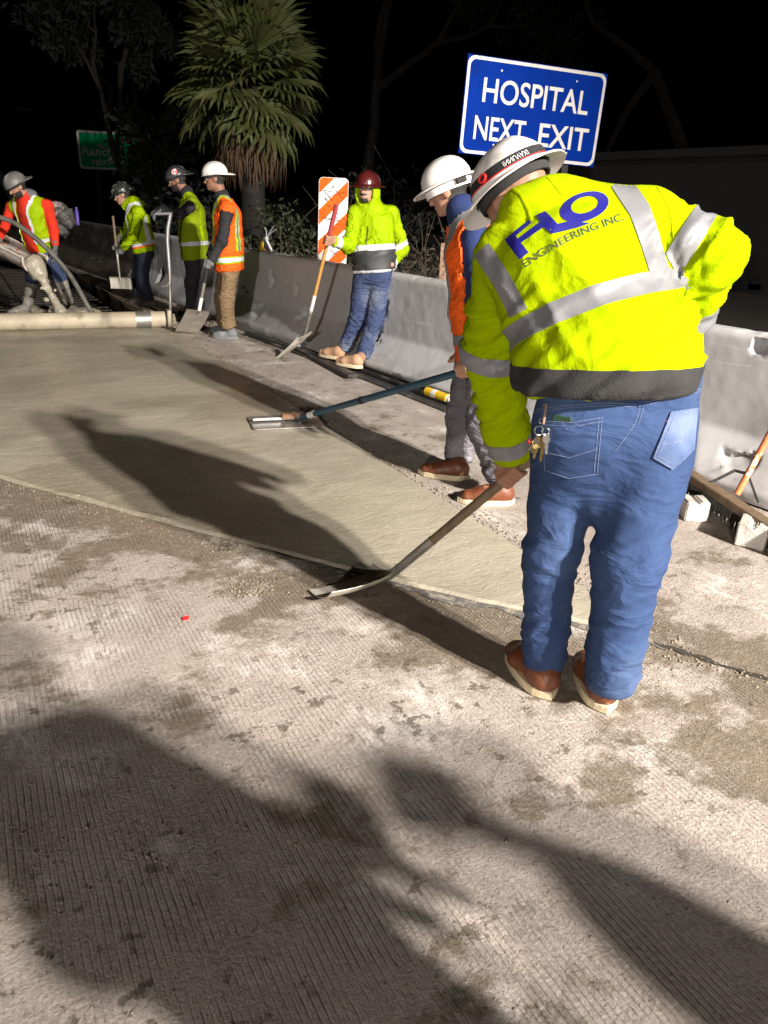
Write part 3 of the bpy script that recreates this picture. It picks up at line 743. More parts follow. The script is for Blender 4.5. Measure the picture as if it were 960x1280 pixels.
# ------------------------------------------------------------------ painted block wall at the right
def sound_wall():
    xw = 9.0; ztop = 2.15
    root = empty('painted_wall', (xw, 2, 0)); tag(root, 'dim grey block wall with spray painted marks at the right', 'wall')
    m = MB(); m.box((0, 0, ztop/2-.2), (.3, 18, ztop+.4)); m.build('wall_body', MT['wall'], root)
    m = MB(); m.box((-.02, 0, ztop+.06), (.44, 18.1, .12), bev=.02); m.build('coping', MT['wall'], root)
    def stroke(poly, material):
        m = MB(); m.prism(poly, V(-.151, 0, 0), V(0, -1, 0), cZ, .004); m.build('spray_mark', material, root)
    def loc(u, v):
        d = ray(u, v); p = cC + d*((xw-.151)/d[0]); return (-(p[1]-2), p[2])
    def pp(*uv): return [loc(*q) for q in uv]
    stroke(pp((915, 346), (926, 342), (928, 362), (918, 366)), MT['paint_black'])
    stroke(pp((936, 343), (951, 344), (951, 376), (945, 384), (935, 376)), MT['paint_black'])
    stroke(pp((929, 355), (956, 356), (955, 363), (929, 362)), MT['paint_black'])
    stroke(pp((914, 368), (926, 366), (922, 376), (912, 379)), MT['paint_black'])
    stroke(pp((944, 408), (960, 372), (964, 376), (952, 408)), MT['paint_blue'])
sound_wall()

# ================================================================== PEOPLE KIT: bodies and clothes as smooth distance-field surfaces
def smin(a, b, k):
    h = np.clip(.5 + .5*(b-a)/k, 0, 1); return b*(1-h) + a*h - k*h*(1-h)
class Cone:
    def __init__(s, a, b, ra, rb): s.a, s.b, s.ra, s.rb = map(lambda q: np.asarray(q, float) if np.ndim(q) else float(q), (a, b, ra, rb)); s.pad = max(s.ra, s.rb)
    def __call__(s, p):
        ba = s.b-s.a; q = p-s.a; t = np.clip(q@ba/(ba@ba+1e-12), 0, 1)
        return np.linalg.norm(q - t[:, None]*ba, axis=1) - (s.ra+(s.rb-s.ra)*t)
class Ell:
    """elliptic tapered segment: half width wa->wb along side, half depth da->db"""
    def __init__(s, a, b, wa, wb, da, db, side):
        s.a, s.b = np.asarray(a, float), np.asarray(b, float); s.w = (wa, wb); s.d = (da, db); s.side = np.asarray(side, float); s.pad = max(wa, wb, da, db)
    def __call__(s, p):
        ba = s.b-s.a; L = np.linalg.norm(ba); ax = ba/(L+1e-9); sd = nrm(s.side - ax*(s.side@ax)); dp = np.cross(ax, sd)
        q = p-s.a; t = np.clip(q@ba/(L*L+1e-12), 0, 1); r = q - t[:, None]*ba
        W = s.w[0]+(s.w[1]-s.w[0])*t; D = s.d[0]+(s.d[1]-s.d[0])*t
        e = np.sqrt(((r@sd)/W)**2 + ((r@dp)/D)**2 + ((r@ax)/D)**2)
        return (e-1)*np.minimum(W, D)
class Ball:
    def __init__(s, c, r, ax=None): s.c = np.asarray(c, float); s.r = np.asarray(r, float)*np.ones(3); s.ax = np.eye(3) if ax is None else np.asarray(ax); s.a = s.b = s.c; s.pad = float(max(s.r))
    def __call__(s, p):
        q = ((p-s.c)@s.ax.T)/s.r; e = np.linalg.norm(q, axis=1); return (e-1)*s.r.min()
def union(prims, k=.03):
    def fn(p):
        d = None
        for q in prims:
            e = q(p); d = e if d is None else smin(d, e, k)
        return d
    fn.prims = prims
    return fn
def bounds(prims, pad=.05):
    lo = np.min([np.minimum(q.a, q.b)-q.pad for q in prims], 0)-pad; hi = np.max([np.maximum(q.a, q.b)+q.pad for q in prims], 0)+pad
    return lo, hi
def surface(fn, h, lo=None, hi=None):
    """naive surface nets"""
    if lo is None: lo, hi = bounds(fn.prims)
    n = np.ceil((hi-lo)/h).astype(int)+1
    g = [lo[i]+h*np.arange(n[i]) for i in range(3)]
    P = np.stack(np.meshgrid(*g, indexing='ij'), -1).reshape(-1, 3)
    F = np.concatenate([fn(c) for c in np.array_split(P, max(1, len(P)//200000))]).reshape(n)
    ins = F < 0
    cnt = np.zeros(n-1, int)
    for dx in (0, 1):
        for dy in (0, 1):
            for dz in (0, 1): cnt += ins[dx:n[0]-1+dx, dy:n[1]-1+dy, dz:n[2]-1+dz]
    cells = np.argwhere((cnt > 0) & (cnt < 8)); idx = -np.ones(n-1, int); idx[tuple(cells.T)] = np.arange(len(cells))
    acc = np.zeros((len(cells), 3)); num = np.zeros(len(cells))
    cor = [(i, j, k) for i in (0, 1) for j in (0, 1) for k in (0, 1)]
    for a in range(8):
        for b in range(a+1, 8):
            ca, cb = cor[a], cor[b]
            if sum(abs(x-y) for x, y in zip(ca, cb)) != 1: continue
            fa = F[tuple((cells+ca).T)]; fb = F[tuple((cells+cb).T)]; m = (fa < 0) != (fb < 0)
            t = np.where(m, fa/(fa-fb+1e-30), 0)
            pt = np.array(ca)+(np.array(cb)-np.array(ca))*t[:, None]
            acc += np.where(m[:, None], pt, 0); num += m
    v = lo + (cells + acc/num[:, None])*h
    faces = []
    for ax in range(3):
        u, w = (ax+1) % 3, (ax+2) % 3
        sl0 = [slice(None)]*3; sl1 = [slice(None)]*3; sl0[ax] = slice(0, -1); sl1[ax] = slice(1, None)
        A, B = ins[tuple(sl0)], ins[tuple(sl1)]
        e = np.argwhere(A != B); e = e[(e[:, u] > 0) & (e[:, w] > 0) & (e[:, u] < n[u]-1) & (e[:, w] < n[w]-1)]
        if not len(e): continue
        du = np.zeros(3, int); du[u] = 1; dw = np.zeros(3, int); dw[w] = 1
        q = np.stack([idx[tuple((e-du-dw).T)], idx[tuple((e-dw).T)], idx[tuple(e.T)], idx[tuple((e-du).T)]], 1)
        flip = ~A[tuple(e.T)]
        q[flip] = q[flip][:, ::-1]; faces.append(q)
    return v, np.concatenate(faces)
def vnormals(v, f):
    fn = np.cross(v[f[:, 2]]-v[f[:, 0]], v[f[:, 3]]-v[f[:, 1]]); n = np.zeros_like(v)
    for k in range(4): np.add.at(n, f[:, k], fn)
    return n/(np.linalg.norm(n, axis=1)[:, None]+1e-12)
def relax(v, f, it=1):
    for _ in range(it):
        s = np.zeros_like(v); c = np.zeros(len(v))
        for k in range(4):
            np.add.at(s, f[:, k], v[f[:, (k+1) % 4]]); np.add.at(c, f[:, k], 1)
        v = .5*v + .5*s/np.maximum(c, 1)[:, None]
    return v
def folds(v, f, specs, base_amp=.004, base_freq=9):
    """cloth relief. specs: (a, b, reach, amp, freq, skew, lo, hi): ridges across the limb a-b, between lo..hi of it"""
    n = vnormals(v, f); d = base_amp*(fbm(v*base_freq+1.7, 3)-.5)*2
    for (a, b, reach, amp, fr, skew, lo, hi) in specs:
        a = np.asarray(a, float); b = np.asarray(b, float); ba = b-a; L = np.linalg.norm(ba); ax = ba/L; q = v-a; t = q@ax; r = q-t[:, None]*ax
        s1 = nrm(np.cross(ax, V(.3, .5, .8))); s2 = np.cross(ax, s1)
        w = np.clip((reach-np.linalg.norm(r, axis=1))/.03, 0, 1)*np.clip((t/L-lo)/.12, 0, 1)*np.clip((hi-t/L)/.12, 0, 1)
        ww = np.stack([t*fr + skew*(r@s1)*fr, (r@s1)*fr*.33+5, (r@s2)*fr*.33+9], -1)
        rd = 1-np.abs(2*(.75*vnoise(ww)+.25*vnoise(ww*2.3+4))-1); gate = np.clip((vnoise(np.stack([t*9, (r@s1)*9, (r@s2)*9], -1)+3)-.3)*3, 0, 1)
        d = d + amp*w*gate*(np.clip(rd*1.35-.35, 0, 1)**1.3*1.7-.55)
    return v + n*d[:, None]
def extract(v, f, planes=(), pred=None, off=.004, rim=True):
    """the part of a surface between planes, lifted off it: bands, vests, hems, pockets"""
    bm = bmesh.new(); bv = [bm.verts.new(p) for p in v]
    n0 = vnormals(v, f)
    keep = np.ones(len(f), bool); c = v[f].mean(1)
    if pred is not None: keep &= pred(c)
    for (co, no) in planes: keep &= ((v[f]-np.asarray(co))@np.asarray(no)).max(1) > -.001
    for q in f[keep]: bm.faces.new([bv[i] for i in q])
    bmesh.ops.delete(bm, geom=[x for x in bm.verts if not x.link_faces], context='VERTS')
    for (co, no) in planes:
        bmesh.ops.bisect_plane(bm, geom=bm.verts[:]+bm.edges[:]+bm.faces[:], plane_co=Vector(co), plane_no=Vector(no), clear_inner=True, dist=1e-5)
    bm.normal_update()
    nn = {x: x.normal.copy() for x in bm.verts}
    for x in bm.verts: x.co += nn[x]*off
    if rim:
        be = [e for e in bm.edges if e.is_boundary]
        ret = bmesh.ops.extrude_edge_only(bm, edges=be)
        for x in [g for g in ret['geom'] if isinstance(g, bmesh.types.BMVert)]:
            k = min(x.link_edges, key=lambda e: e.calc_length()).other_vert(x)
            x.co -= nn.get(k, Vector((0, 0, 0)))*(off+.004)
    for q in bm.faces: q.smooth = True
    for e in bm.edges:
        if len(e.link_faces) == 2 and e.calc_face_angle(0) > 1.0: e.smooth = False
    me = bpy.data.meshes.new('x'); bm.to_mesh(me); bm.free()
    return me
class Surf:
    """a garment surface kept for cutting bands and projecting prints"""
    def __init__(s, v, f): s.v, s.f = v, f; s._b = None
    def bvh(s):
        if s._b is None: s._b = BVHTree.FromPolygons([tuple(p) for p in s.v], [tuple(map(int, q)) for q in s.f])
        return s._b
    def hit(s, p, d, off=.003):
        loc, n, i, dist = s.bvh().ray_cast(Vector(p), Vector(d), 2.0)
        if loc is None: return None
        return np.array(loc) - np.asarray(d)*off
def person_part(name, v, f, material, root, base, smooth=True):
    return link(name, mesh_np(name, v-base, f, smooth), material, root)
def put_extract(name, S, material, root, base, **kw):
    me = extract(S.v, S.f, **kw); me.name = name
    for x in me.vertices: x.co -= Vector(base)
    return link(name, me, material, root)
def print_on(name, S, polys, o, ex, ey, material, root, base, off=.003, maxlen=.02):
    """flat print (list of (verts2d, faces)) thrown onto a surface along -(ex x ey)"""
    n = np.cross(ex, ey); bm = bmesh.new()
    for (v2, fc) in polys:
        bv = [bm.verts.new((p[0], p[1], 0)) for p in v2]
        for q in fc:
            try: bm.faces.new([bv[i] for i in q])
            except ValueError: pass
    bmesh.ops.triangulate(bm, faces=bm.faces[:])
    for _ in range(5):
        le = [e for e in bm.edges if e.calc_length() > maxlen]
        if not le: break
        bmesh.ops.subdivide_edges(bm, edges=le, cuts=1); bmesh.ops.triangulate(bm, faces=bm.faces[:])
    bad = []
    for x in bm.verts:
        p = o+ex*x.co.x+ey*x.co.y+n*.25; h = S.hit(p, -n, off)
        if h is None: bad.append(x)
        else: x.co = Vector(h-base)
    bmesh.ops.delete(bm, geom=bad, context='VERTS')
    for q in bm.faces: q.smooth = True
    me = bpy.data.meshes.new(name); bm.to_mesh(me); bm.free()
    return link(name, me, material, root)
def line_on(name, S, pts, o, ex, ey, r, material, root, base, off=.001, step=.012):
    """stitched seam: a thin raised line following 2D points on the surface"""
    n = np.cross(ex, ey); out = []
    for a, b in zip(pts[:-1], pts[1:]):
        k = max(1, int(math.hypot(b[0]-a[0], b[1]-a[1])/step))
        for i in range(k+1):
            x, y = a[0]+(b[0]-a[0])*i/k, a[1]+(b[1]-a[1])*i/k
            h = S.hit(o+ex*x+ey*y+n*.25, -n, off)
            if h is not None and (not out or np.linalg.norm(h-out[-1]) > 1e-4): out.append(h)
    if len(out) < 2: return None
    m = MB(); m.tube(out, r, 5)
    return m.build(name, material, root, True, base=base)
def join_np(parts):
    v = []; f = []; n = 0
    for (a, b) in parts:
        v.append(a); f.append(b+n); n += len(a)
    return np.concatenate(v), np.concatenate(f)

# ---- hands
def grip_hand(c, axis, e, wrist, rh, res=.0045, sc=1.0, thumb=1):
    """hand closed round a handle: c on the handle axis, e from handle to palm"""
    a = nrm(axis); e = nrm(np.asarray(e)-a*(np.asarray(e)@a)); t = np.cross(a, e)*thumb; P = []
    def pt(ang, r, off): return c + (e*math.cos(ang)+t*math.sin(ang))*r + a*off
    R_ = math.radians
    for off, ln in ((-.033*sc, .88), (-.011*sc, 1.0), (.011*sc, 1.03), (.033*sc, .97)):
        k = [pt(R_(28), rh+.024*sc, off*.95), pt(R_(75), rh+.019*sc, off), pt(R_(130), rh+.012*sc, off), pt(R_(130+70*ln), rh+.009*sc, off)]
        for i, (r0, r1) in enumerate(((.0115, .0105), (.0105, .0095), (.0095, .008))): P.append(Cone(k[i], k[i+1], r0*sc, r1*sc))
    k = [pt(R_(-35), rh+.024*sc, .018*sc), pt(R_(-75), rh+.018*sc, .045*sc), pt(R_(-125), rh+.010*sc, .052*sc)]
    P += [Cone(k[0], k[1], .0145*sc, .0115*sc), Cone(k[1], k[2], .0115*sc, .009*sc)]
    w = np.asarray(wrist, float); pc = pt(R_(5), rh+.020*sc, 0)
    P.append(Ell(pc, pc+(w-pc)*.45, .046*sc, .036*sc, .018*sc, .018*sc, a)); P.append(Cone(pc+(w-pc)*.4, w, .026*sc, .029*sc))
    return surface(union(P, .010*sc), res)
def open_hand(wrist, d, nrmal, sc=1.0, curl=.5, res=.0045, side=1):
    d = nrm(d); n = nrm(np.asarray(nrmal)-d*(np.asarray(nrmal)@d)); s = np.cross(d, n)*side; w = np.asarray(wrist, float); P = []
    pc = w + d*.055*sc
    P.append(Ell(w+d*.02*sc, w+d*.085*sc, .032*sc, .042*sc, .016*sc, .014*sc, s)); P.append(Cone(w-d*.04*sc, w+d*.02*sc, .028*sc, .027*sc))
    for off, ln in ((-.032, .8), (-.011, .96), (.011, 1.0), (.032, .92)):
        q = w + d*.09*sc + s*off*sc; dd = d.copy(); r = .0105*sc
        for i, L in enumerate((.042, .028, .022)):
            ang = curl*(.5+.5*i); dd = nrm(dd*math.cos(ang*.7) - n*math.sin(ang*.7)); q2 = q + dd*L*ln*sc; P.append(Cone(q, q2, r, r*.9)); q = q2; r *= .9
    q = w + d*.03*sc + s*.035*sc; q2 = q + (d*.6+s*.6-n*.2)*.045*sc; q3 = q2 + (d*.9+s*.15-n*.3)*.03*sc
    P += [Cone(q, q2, .0145*sc, .012*sc), Cone(q2, q3, .012*sc, .0095*sc)]
    return surface(union(P, .010*sc), res)

# ---- heads and hats
def frame(fwd, up):
    f = nrm(fwd); u = np.asarray(up, float); u = nrm(u - f*(u@f)); l = np.cross(u, f)       # left, forward, up
    return np.array([l, f, u])
def head_surface(c, A, neck, res=.006, sc=1.0):
    def W(x, y, z): return c + (A[0]*x + A[1]*y + A[2]*z)*sc
    B = lambda x, y, z, r: Ball(W(x, y, z), np.array(r)*sc, A)
    P = [B(0, -.012, .035, (.076, .098, .090)), B(0, .030, -.048, (.056, .066, .062)), B(0, .018, -.005, (.068, .074, .07)),
         Cone(W(0, .086, .020), W(0, .112, -.018), .010*sc, .0135*sc), B(.026, .082, .030, (.026, .016, .009)), B(-.026, .082, .030, (.026, .016, .009)),
         B(0, .088, -.052, (.022, .012, .010)), B(0, .082, -.083, (.022, .018, .016)),
         B(.079, -.008, 0, (.010, .022, .032)), B(-.079, -.008, 0, (.010, .022, .032)), Cone(W(0, -.018, -.05), np.asarray(neck), .056*sc, .060*sc)]
    u = union(P, .016*sc)
    def fn(p):
        d = u(p)
        for s in (-1, 1):
            e = Ball(W(s*.031, .098, .012), np.array((.017, .014, .011))*sc, A)(p); d = np.maximum(d, -smin(e, e, .001)) if False else np.where(e < .004, np.maximum(d, -(e)), d)
        return d
    fn.prims = P
    v, f = surface(fn, res); return relax(v, f, 1), f, W
def hard_hat(root, base, c, A, material, brim='full', sc=1.0, name='hard_hat', sticker=None, strap=None, ridge=True):
    """c: crown-ring centre, A rows left/forward/up"""
    rx, ry, rz = .108*sc, .132*sc, .112*sc; nt_, npf = 56, 12; v = []; f = []; rows = []
    def bw(t):
        fr = math.cos(t)                                         # 1 = front
        if brim == 'full': return (.040 + .016*max(0, fr)**2)*sc
        return (.010 + .058*max(0, fr)**1.2*(fr > 0))*sc
    prof = [(math.sin(PI/2*k/npf), math.cos(PI/2*k/npf), 0.0) for k in range(npf+1)]
    for (r, z, _) in prof:
        row = []
        for k in range(nt_):
            t = 2*PI*k/nt_; x, y = math.sin(t), math.cos(t)
            zz = rz*z**.92 if z > 0 else 0
            if ridge and r < .9:
                zz += .007*sc*math.exp(-((r*x*rx)/(.016*sc))**2)*(1-r**4)
            row.append((rx*r**.96*x, ry*r**.96*y, zz))
        rows.append(row)
    for (g_, dz) in ((.35, -.004), (1.0, -.016), (1.03, -.019), (1.0, -.022), (.3, -.012), (-.06, -.006)):
        row = []
        for k in range(nt_):
            t = 2*PI*k/nt_; x, y = math.sin(t), math.cos(t); w = bw(t); dro = dz*sc*(w/(.045*sc))
            if g_ <= .35 and dz < -.005: dro = dz*sc*.7
            row.append(((rx + w*g_)*x, (ry + w*g_)*y, dro))
        rows.append(row)
    for (r, z) in ((.9, .35), (.55, .78), (0.001, .93)):
        rows.append([(rx*r*math.sin(2*PI*k/nt_), ry*r*math.cos(2*PI*k/nt_), rz*z) for k in range(nt_)])
    for row in rows: v += row
    for i in range(len(rows)-1):
        for k in range(nt_):
            j = (k+1) % nt_; f.append((i*nt_+k, (i+1)*nt_+k, (i+1)*nt_+j, i*nt_+j))
    vw = np.array(v)@A + c
    o = person_part(name, vw, f, material, root, base); autosmooth(o.data, 55)
    S = Surf(vw, np.array(f))
    # inner head band
    m = MB(); n = 28
    vb = []; 
    for (zz, rr) in ((.012, .93), (-.030, .90), (-.030, .86), (.012, .88)):
        for k in range(n): vb.append(np.array((rx*rr*math.sin(2*PI*k/n), ry*rr*math.cos(2*PI*k/n), zz*sc))@A + c)
    fb = []
    for i in range(4):
        for k in range(n): j = (k+1) % n; a = i*n; b_ = ((i+1) % 4)*n; fb.append((a+k, b_+k, b_+j, a+j))
    m.add(vb, fb); m.build('head_band', MT['char'] if brim == 'full' else MT['black'], o, True, base=base)
    if sticker is not None:
        (sx, sy, sz) = sticker; d = nrm(np.array(sticker))@A
        e1 = nrm(np.cross(d, A[2])); e2 = np.cross(e1, d)*-1
        circ = [(.034*sc*math.cos(2*PI*k/14), .034*sc*math.sin(2*PI*k/14)) for k in range(14)]
        ey = nrm(A[2]-d*(A[2]@d)); ex = np.cross(ey, d)
        print_on('sticker', S, [(circ, [tuple(range(14))])], c + d*.1*sc, ex, ey, MT['sticker'], o, base, .002, .015)
    return o, S

# ---- the general figure used for every worker
def default_side(fwd): return np.cross(fwd, cZ)                   # right-hand side
def shoe(heel, toe, h, wid, up_mat, sole_mat, root, base, anklep, high=.12, res=.008, name='boot', ground=None):
    heel = np.asarray(heel, float); toe = np.asarray(toe, float); d = nrm(toe-heel); L = np.linalg.norm(toe-heel); s = nrm(np.cross(d, cZ)); z0 = heel[2] if ground is None else ground
    u = cZ
    P = [Ell(heel+d*.045+u*.055, heel+d*L*.62+u*.052, wid*.40, wid*.50, .045, .042, s), Ell(heel+d*L*.6+u*.045, toe-d*.045+u*.040, wid*.50, wid*.40, .040, .034, s),
         Cone(heel+d*.06+u*.07, np.asarray(anklep), .046, .048), Cone(heel+d*.08+u*.08, heel+d*L*.5+u*.072, .045, .030)]
    fn0 = union(P, .025)
    fn = lambda p: np.maximum(fn0(p), (z0+.026) - p[:, 2]); fn.prims = P
    v, f = surface(fn, res); v = relax(v, f, 1)
    v = folds(v, f, [], .0025, 26)
    o = person_part(name, v, f, up_mat, root, base)
    n = 32; out = []                                              # sole outline
    for k in range(n):
        t = 2*PI*k/n; y = -math.cos(t); x = math.sin(t); al = (y+1)/2
        w = wid*.5*(.80+.24*math.sin(PI*min(1, al*1.15))) * (1 if al < .8 else 1-.25*((al-.8)/.2)**2)
        w *= (1-abs(y)**5)**.5 if abs(y) < 1 else 0
        out.append(heel - d*.006 + d*(L+.012)*al + s*x/max(abs(x), .25)*w*min(1, abs(x)*1.5))
    m = MB(); vv = []
    for (zz, g_) in ((0, .97), (.004, 1.0), (.026, 1.0), (.031, .96), (.031, .7)):
        cen = (heel+toe)/2
        vv += [np.array([cen[0]+(p[0]-cen[0])*g_, cen[1]+(p[1]-cen[1])*g_, z0+.001+zz]) for p in out]
    ff = [tuple(range(n))]
    for i in range(4):
        for k in range(n): j = (k+1) % n; ff.append((i*n+k, (i+1)*n+k, (i+1)*n+j, i*n+j))
    ff.append(tuple(4*n+k for k in range(n))[::-1])
    m.add(vv, ff); m.build('sole', sole_mat, o, False, base=base)
    return o
def face_bits(W, A, c, root, base, beard=None, headS=None, hair=True, sc=1.0):
    for s in (-1, 1):
        m = MB(); p = W(s*.031, .082, .012); r = .0125*sc
        m.lathe(p, [(r*math.sin(PI*k/6), r*-math.cos(PI*k/6)) for k in range(7)], 10, A); eo = m.build('eye', MT['eyewhite'], root, True, base=base)
        m = MB(); m.lathe(W(s*.031, .0935, .012), [(0, .0018*sc), (.006*sc, .001*sc), (.006*sc, 0)], 10, (A[0], A[2], A[1])); m.build('iris', MT['eye'], eo, base=base)
        m = MB(); m.tube([W(s*.014, .0985, .034), W(s*.030, .0985, .039), W(s*.046, .088, .034)], [.003*sc, .0042*sc, .002*sc], 6); m.build('eyebrow', MT['hair'], root, True, base=base)
    m = MB(); m.tube([W(-.024, .090, -.052), W(0, .101, -.050), W(.024, .090, -.052)], [.002*sc, .0055*sc, .002*sc], 6); m.build('lips', MT['lip'], root, True, base=base)
    if headS is not None:
        loc = lambda p: ((p-c)@A.T)/sc
        if beard is not None:
            def pb_(p):
                q = loc(p); j = (q[:, 1] > .012) & (q[:, 2] < -.030) & (q[:, 2] > -.125) & (q[:, 2] < -.085 + .9*np.abs(q[:, 0]) + .6*(.10-q[:, 1])) if beard != 'goatee' else (q[:, 1] > .06) & (q[:, 2] < -.066) & (q[:, 2] > -.12) & (np.abs(q[:, 0]) < .032)
                mst = (q[:, 1] > .075) & (q[:, 2] < -.028) & (q[:, 2] > -.045) & (np.abs(q[:, 0]) < .032)
                return j | mst
            put_extract('beard', headS, MT['hair'], root, base, pred=pb_, off=.004*sc)
        if hair:
            ph = lambda p: (lambda q: (q[:, 1] < .035 - .7*(q[:, 2] < 0)*0) & (q[:, 2] > -.055 + .9*np.clip(q[:, 1]+.03, 0, 1)) & (q[:, 1] < .03) & ~((np.abs(q[:, 0]) > .066) & (q[:, 1] > -.03) & (q[:, 2] < .03)))(loc(p))
            put_extract('hair', headS, MT['hair'], root, base, pred=ph, off=.006*sc)

def worker(label, group, J, fwd, hfwd, o):
    """J: joints in metres; o: look of the clothes"""
    fwd = nrm(V(fwd[0], fwd[1], 0)); side = default_side(fwd)     # side = the worker's right
    base = (J['heelL']+J['heelR'])/2; base = V(base[0], base[1], min(J['heelL'][2], J['heelR'][2]))
    g = o.get('girth', 1.0); res = o.get('res', .015); jr = o.get('sleeve', (.058, .053, .045)); lr = o.get('leg', (.098, .078, .066))
    up = nrm(J['neck']-J['pel'])
    # ---- head, neck, hands, limbs: one body mesh
    hs = o.get('hsc', 1.0); A = frame(hfwd, o.get('hup', cZ)); neckb = J['neck']-up*.02
    hv, hf, W = head_surface(J['head'], A, neckb, o.get('hres', .008), hs); parts = [(hv, hf)]
    inner = [Ell(J['pel'], J['waist'], .12, .11, .08, .08, side), Ell(J['waist'], J['chest'], .11, .13, .08, .085, side), Cone(J['chest'], J['neck'], .085, .05)]
    for s in 'LR':
        inner += [Cone(J['sh'+s], J['el'+s], .04, .034), Cone(J['el'+s], J['wr'+s], .034, .025), Cone(J['hip'+s], J['kn'+s], .06, .045), Cone(J['kn'+s], J['an'+s], .045, .032), Cone(J['sh'+s], J['chest'], .045, .06)]
    parts.append(surface(union(inner, .03), .02))
    gloves = []
    for s in 'LR':
        h = o.get('hand'+s)
        if h is None: continue
        q = grip_hand(*h[1:], res=o.get('handres', .006), sc=h[-1] if False else 1.05) if h[0] == 'grip' else open_hand(*h[1:], res=o.get('handres', .006))
        (gloves if o.get('gloves') else parts).append(q)
    bv, bf = join_np(parts)
    root = link('person', mesh_np('person', bv-base, bf), o.get('skin', MT['skin'])); root.location = Vector(base)
    tag(root, label, 'person', group)
    headS = Surf(hv, hf)
    if o.get('face', True): face_bits(W, A, J['head'], root, base, o.get('beard'), headS, o.get('hair', True), hs)
    for q in gloves: person_part('glove', q[0], q[1], o['gloves'], root, base)
    # ---- trousers
    pd = o.get('pdepth', .128*g); P = [Ell(J['pel']+up*.06, J['pel']-up*.03, .166*g, .168*g, pd*.95, pd, side)] if not o.get('pelvis') else o['pelvis'](J, side); legs = []
    for s in 'LR':
        l3 = o.get('leg'+s) or (lr[0]*g, lr[1]*(.5+.5*g), lr[2]); k = [Cone(J['hip'+s], J['kn'+s], l3[0], l3[1]), Cone(J['kn'+s], J['an'+s], l3[1], l3[2])]; P += k; legs.append((J['hip'+s], J['kn'+s], J['an'+s]))
    fn0 = union(P, .035); acut = o.get('legcut', -.01)
    def fnp(p):
        d = fn0(p)
        for s in 'LR':
            ax = nrm(J['an'+s]-J['kn'+s]); e = (p-J['an'+s])@ax - acut; near = np.linalg.norm(p-J['an'+s], axis=1) < o.get('legnear', .16)
            d = np.where(near, np.maximum(d, e), d)
        return d
    fnp.prims = P
    v, f = surface(fnp, res); v = relax(v, f, 1); sp = []
    for (h_, k_, a_) in legs:
        fo_ = o.get('fold', .011); sp += [(k_, a_, .15, fo_, 27, .4, .58, 1.08), (k_, a_, .15, fo_*.45, 18, .9, .0, .7), (h_, k_, .17, fo_*.4, 13, 1.1, .1, 1.1), (h_+(k_-h_)*.65, k_+(a_-k_)*.35, .17, fo_*.35, 19, -.5, .0, 1.0)]
    v = folds(v, f, sp, o.get('tamp', .004), 8)
    trS = Surf(v, f); tro = person_part('trousers', v, f, o['trousers'], root, base)
    if o.get('belt'):
        pc = J['pel']+up*.045; put_extract('belt', trS, MT['black'], root, base, planes=[(pc-up*.018, up), (pc+up*.018, -up)], pred=None, off=.004)
    # ---- jacket / sweater
    hem = o.get('hem', -.02)
    P = [Ell(J['pel']+up*(hem-.03), J['waist'], .185*g, .180*g, .145*g, .140*g, side), Ell(J['waist'], J['chest'], .180*g, .195*g, .140*g, .135*g, side),
         Cone(J['chest']+side*.06, J['shR'], .105*g, o.get('shr', .062)), Cone(J['chest']-side*.06, J['shL'], .105*g, o.get('shr', .062)), Cone(J['chest']+up*.05, J['neck'], .12, o.get('collar', .072)), Cone(J['shL'], J['neck'], .05, .05), Cone(J['shR'], J['neck'], .05, .05)]
    arms = []
    for s in 'LR':
        k = [Cone(J['sh'+s], J['el'+s], jr[0]+.008, jr[1]), Cone(J['el'+s], J['wr'+s], jr[1], jr[2])]; arms += k
    tor = union(P, .05); arm = union(arms, .02); hc = J['pel']+up*hem; hu = nrm(o['hemup']) if 'hemup' in o else up
    extra = o.get('hoodprims'); hp = extra(J, up, side, fwd) if extra else []
    def fnj(p):
        d = np.maximum(tor(p), (hc-p)@hu); d = smin(d, arm(p), .03)
        for q in hp: d = smin(d, q(p), .03)
        for s in 'LR':
            ax = nrm(J['wr'+s]-J['el'+s]); e = (p-J['wr'+s])@ax; near = np.linalg.norm(p-J['wr'+s], axis=1) < .09
            d = np.where(near, np.maximum(d, e), d)
        if o.get('hoodcut'): d = o['hoodcut'](p, d)
        return d
    fnj.prims = P+arms+hp
    v, f = surface(fnj, res); v = relax(v, f, 1); fo = o.get('jfold', .010)
    sp = [(J['pel'], J['chest'], .3, fo*.8, 13, .4, -.1, .9)]
    for s in 'LR': sp += [(J['sh'+s], J['el'+s], .14, fo, 22, .6, .3, 1.1), (J['el'+s], J['wr'+s], .12, fo, 26, .5, -.05, 1.0)]
    v = folds(v, f, sp + o.get('jx', []), .005, 8)
    S = Surf(v, f); jk = person_part(o.get('topname', 'jacket'), v, f, o['top'], root, base)
    armd = lambda p: arm(p); tord = lambda p: tor(p)
    is_arm = lambda p: arm(p) < tor(p)-.004
    ctx = dict(root=root, base=base, S=S, jacket=jk, trousers=tro, trS=trS, up=up, side=side, fwd=fwd, is_arm=is_arm, J=J, A=A, W=W, hem=hc, arm=arm, tor=tor)
    # sleeve bands
    for (s, seg, t, w, m_) in o.get('bands', ()):
        a, b_ = (J['sh'+s], J['el'+s]) if seg == 'u' else (J['el'+s], J['wr'+s]); ax = nrm(b_-a); c = a+(b_-a)*t
        mine = Cone(a, b_, .09, .08)
        put_extract('sleeve_band', S, m_, jk, base, planes=[(c-ax*w/2, ax), (c+ax*w/2, -ax)], pred=lambda p, q=mine: (q(p) < .05) & (arm(p) < tor(p)+.025), off=.003)
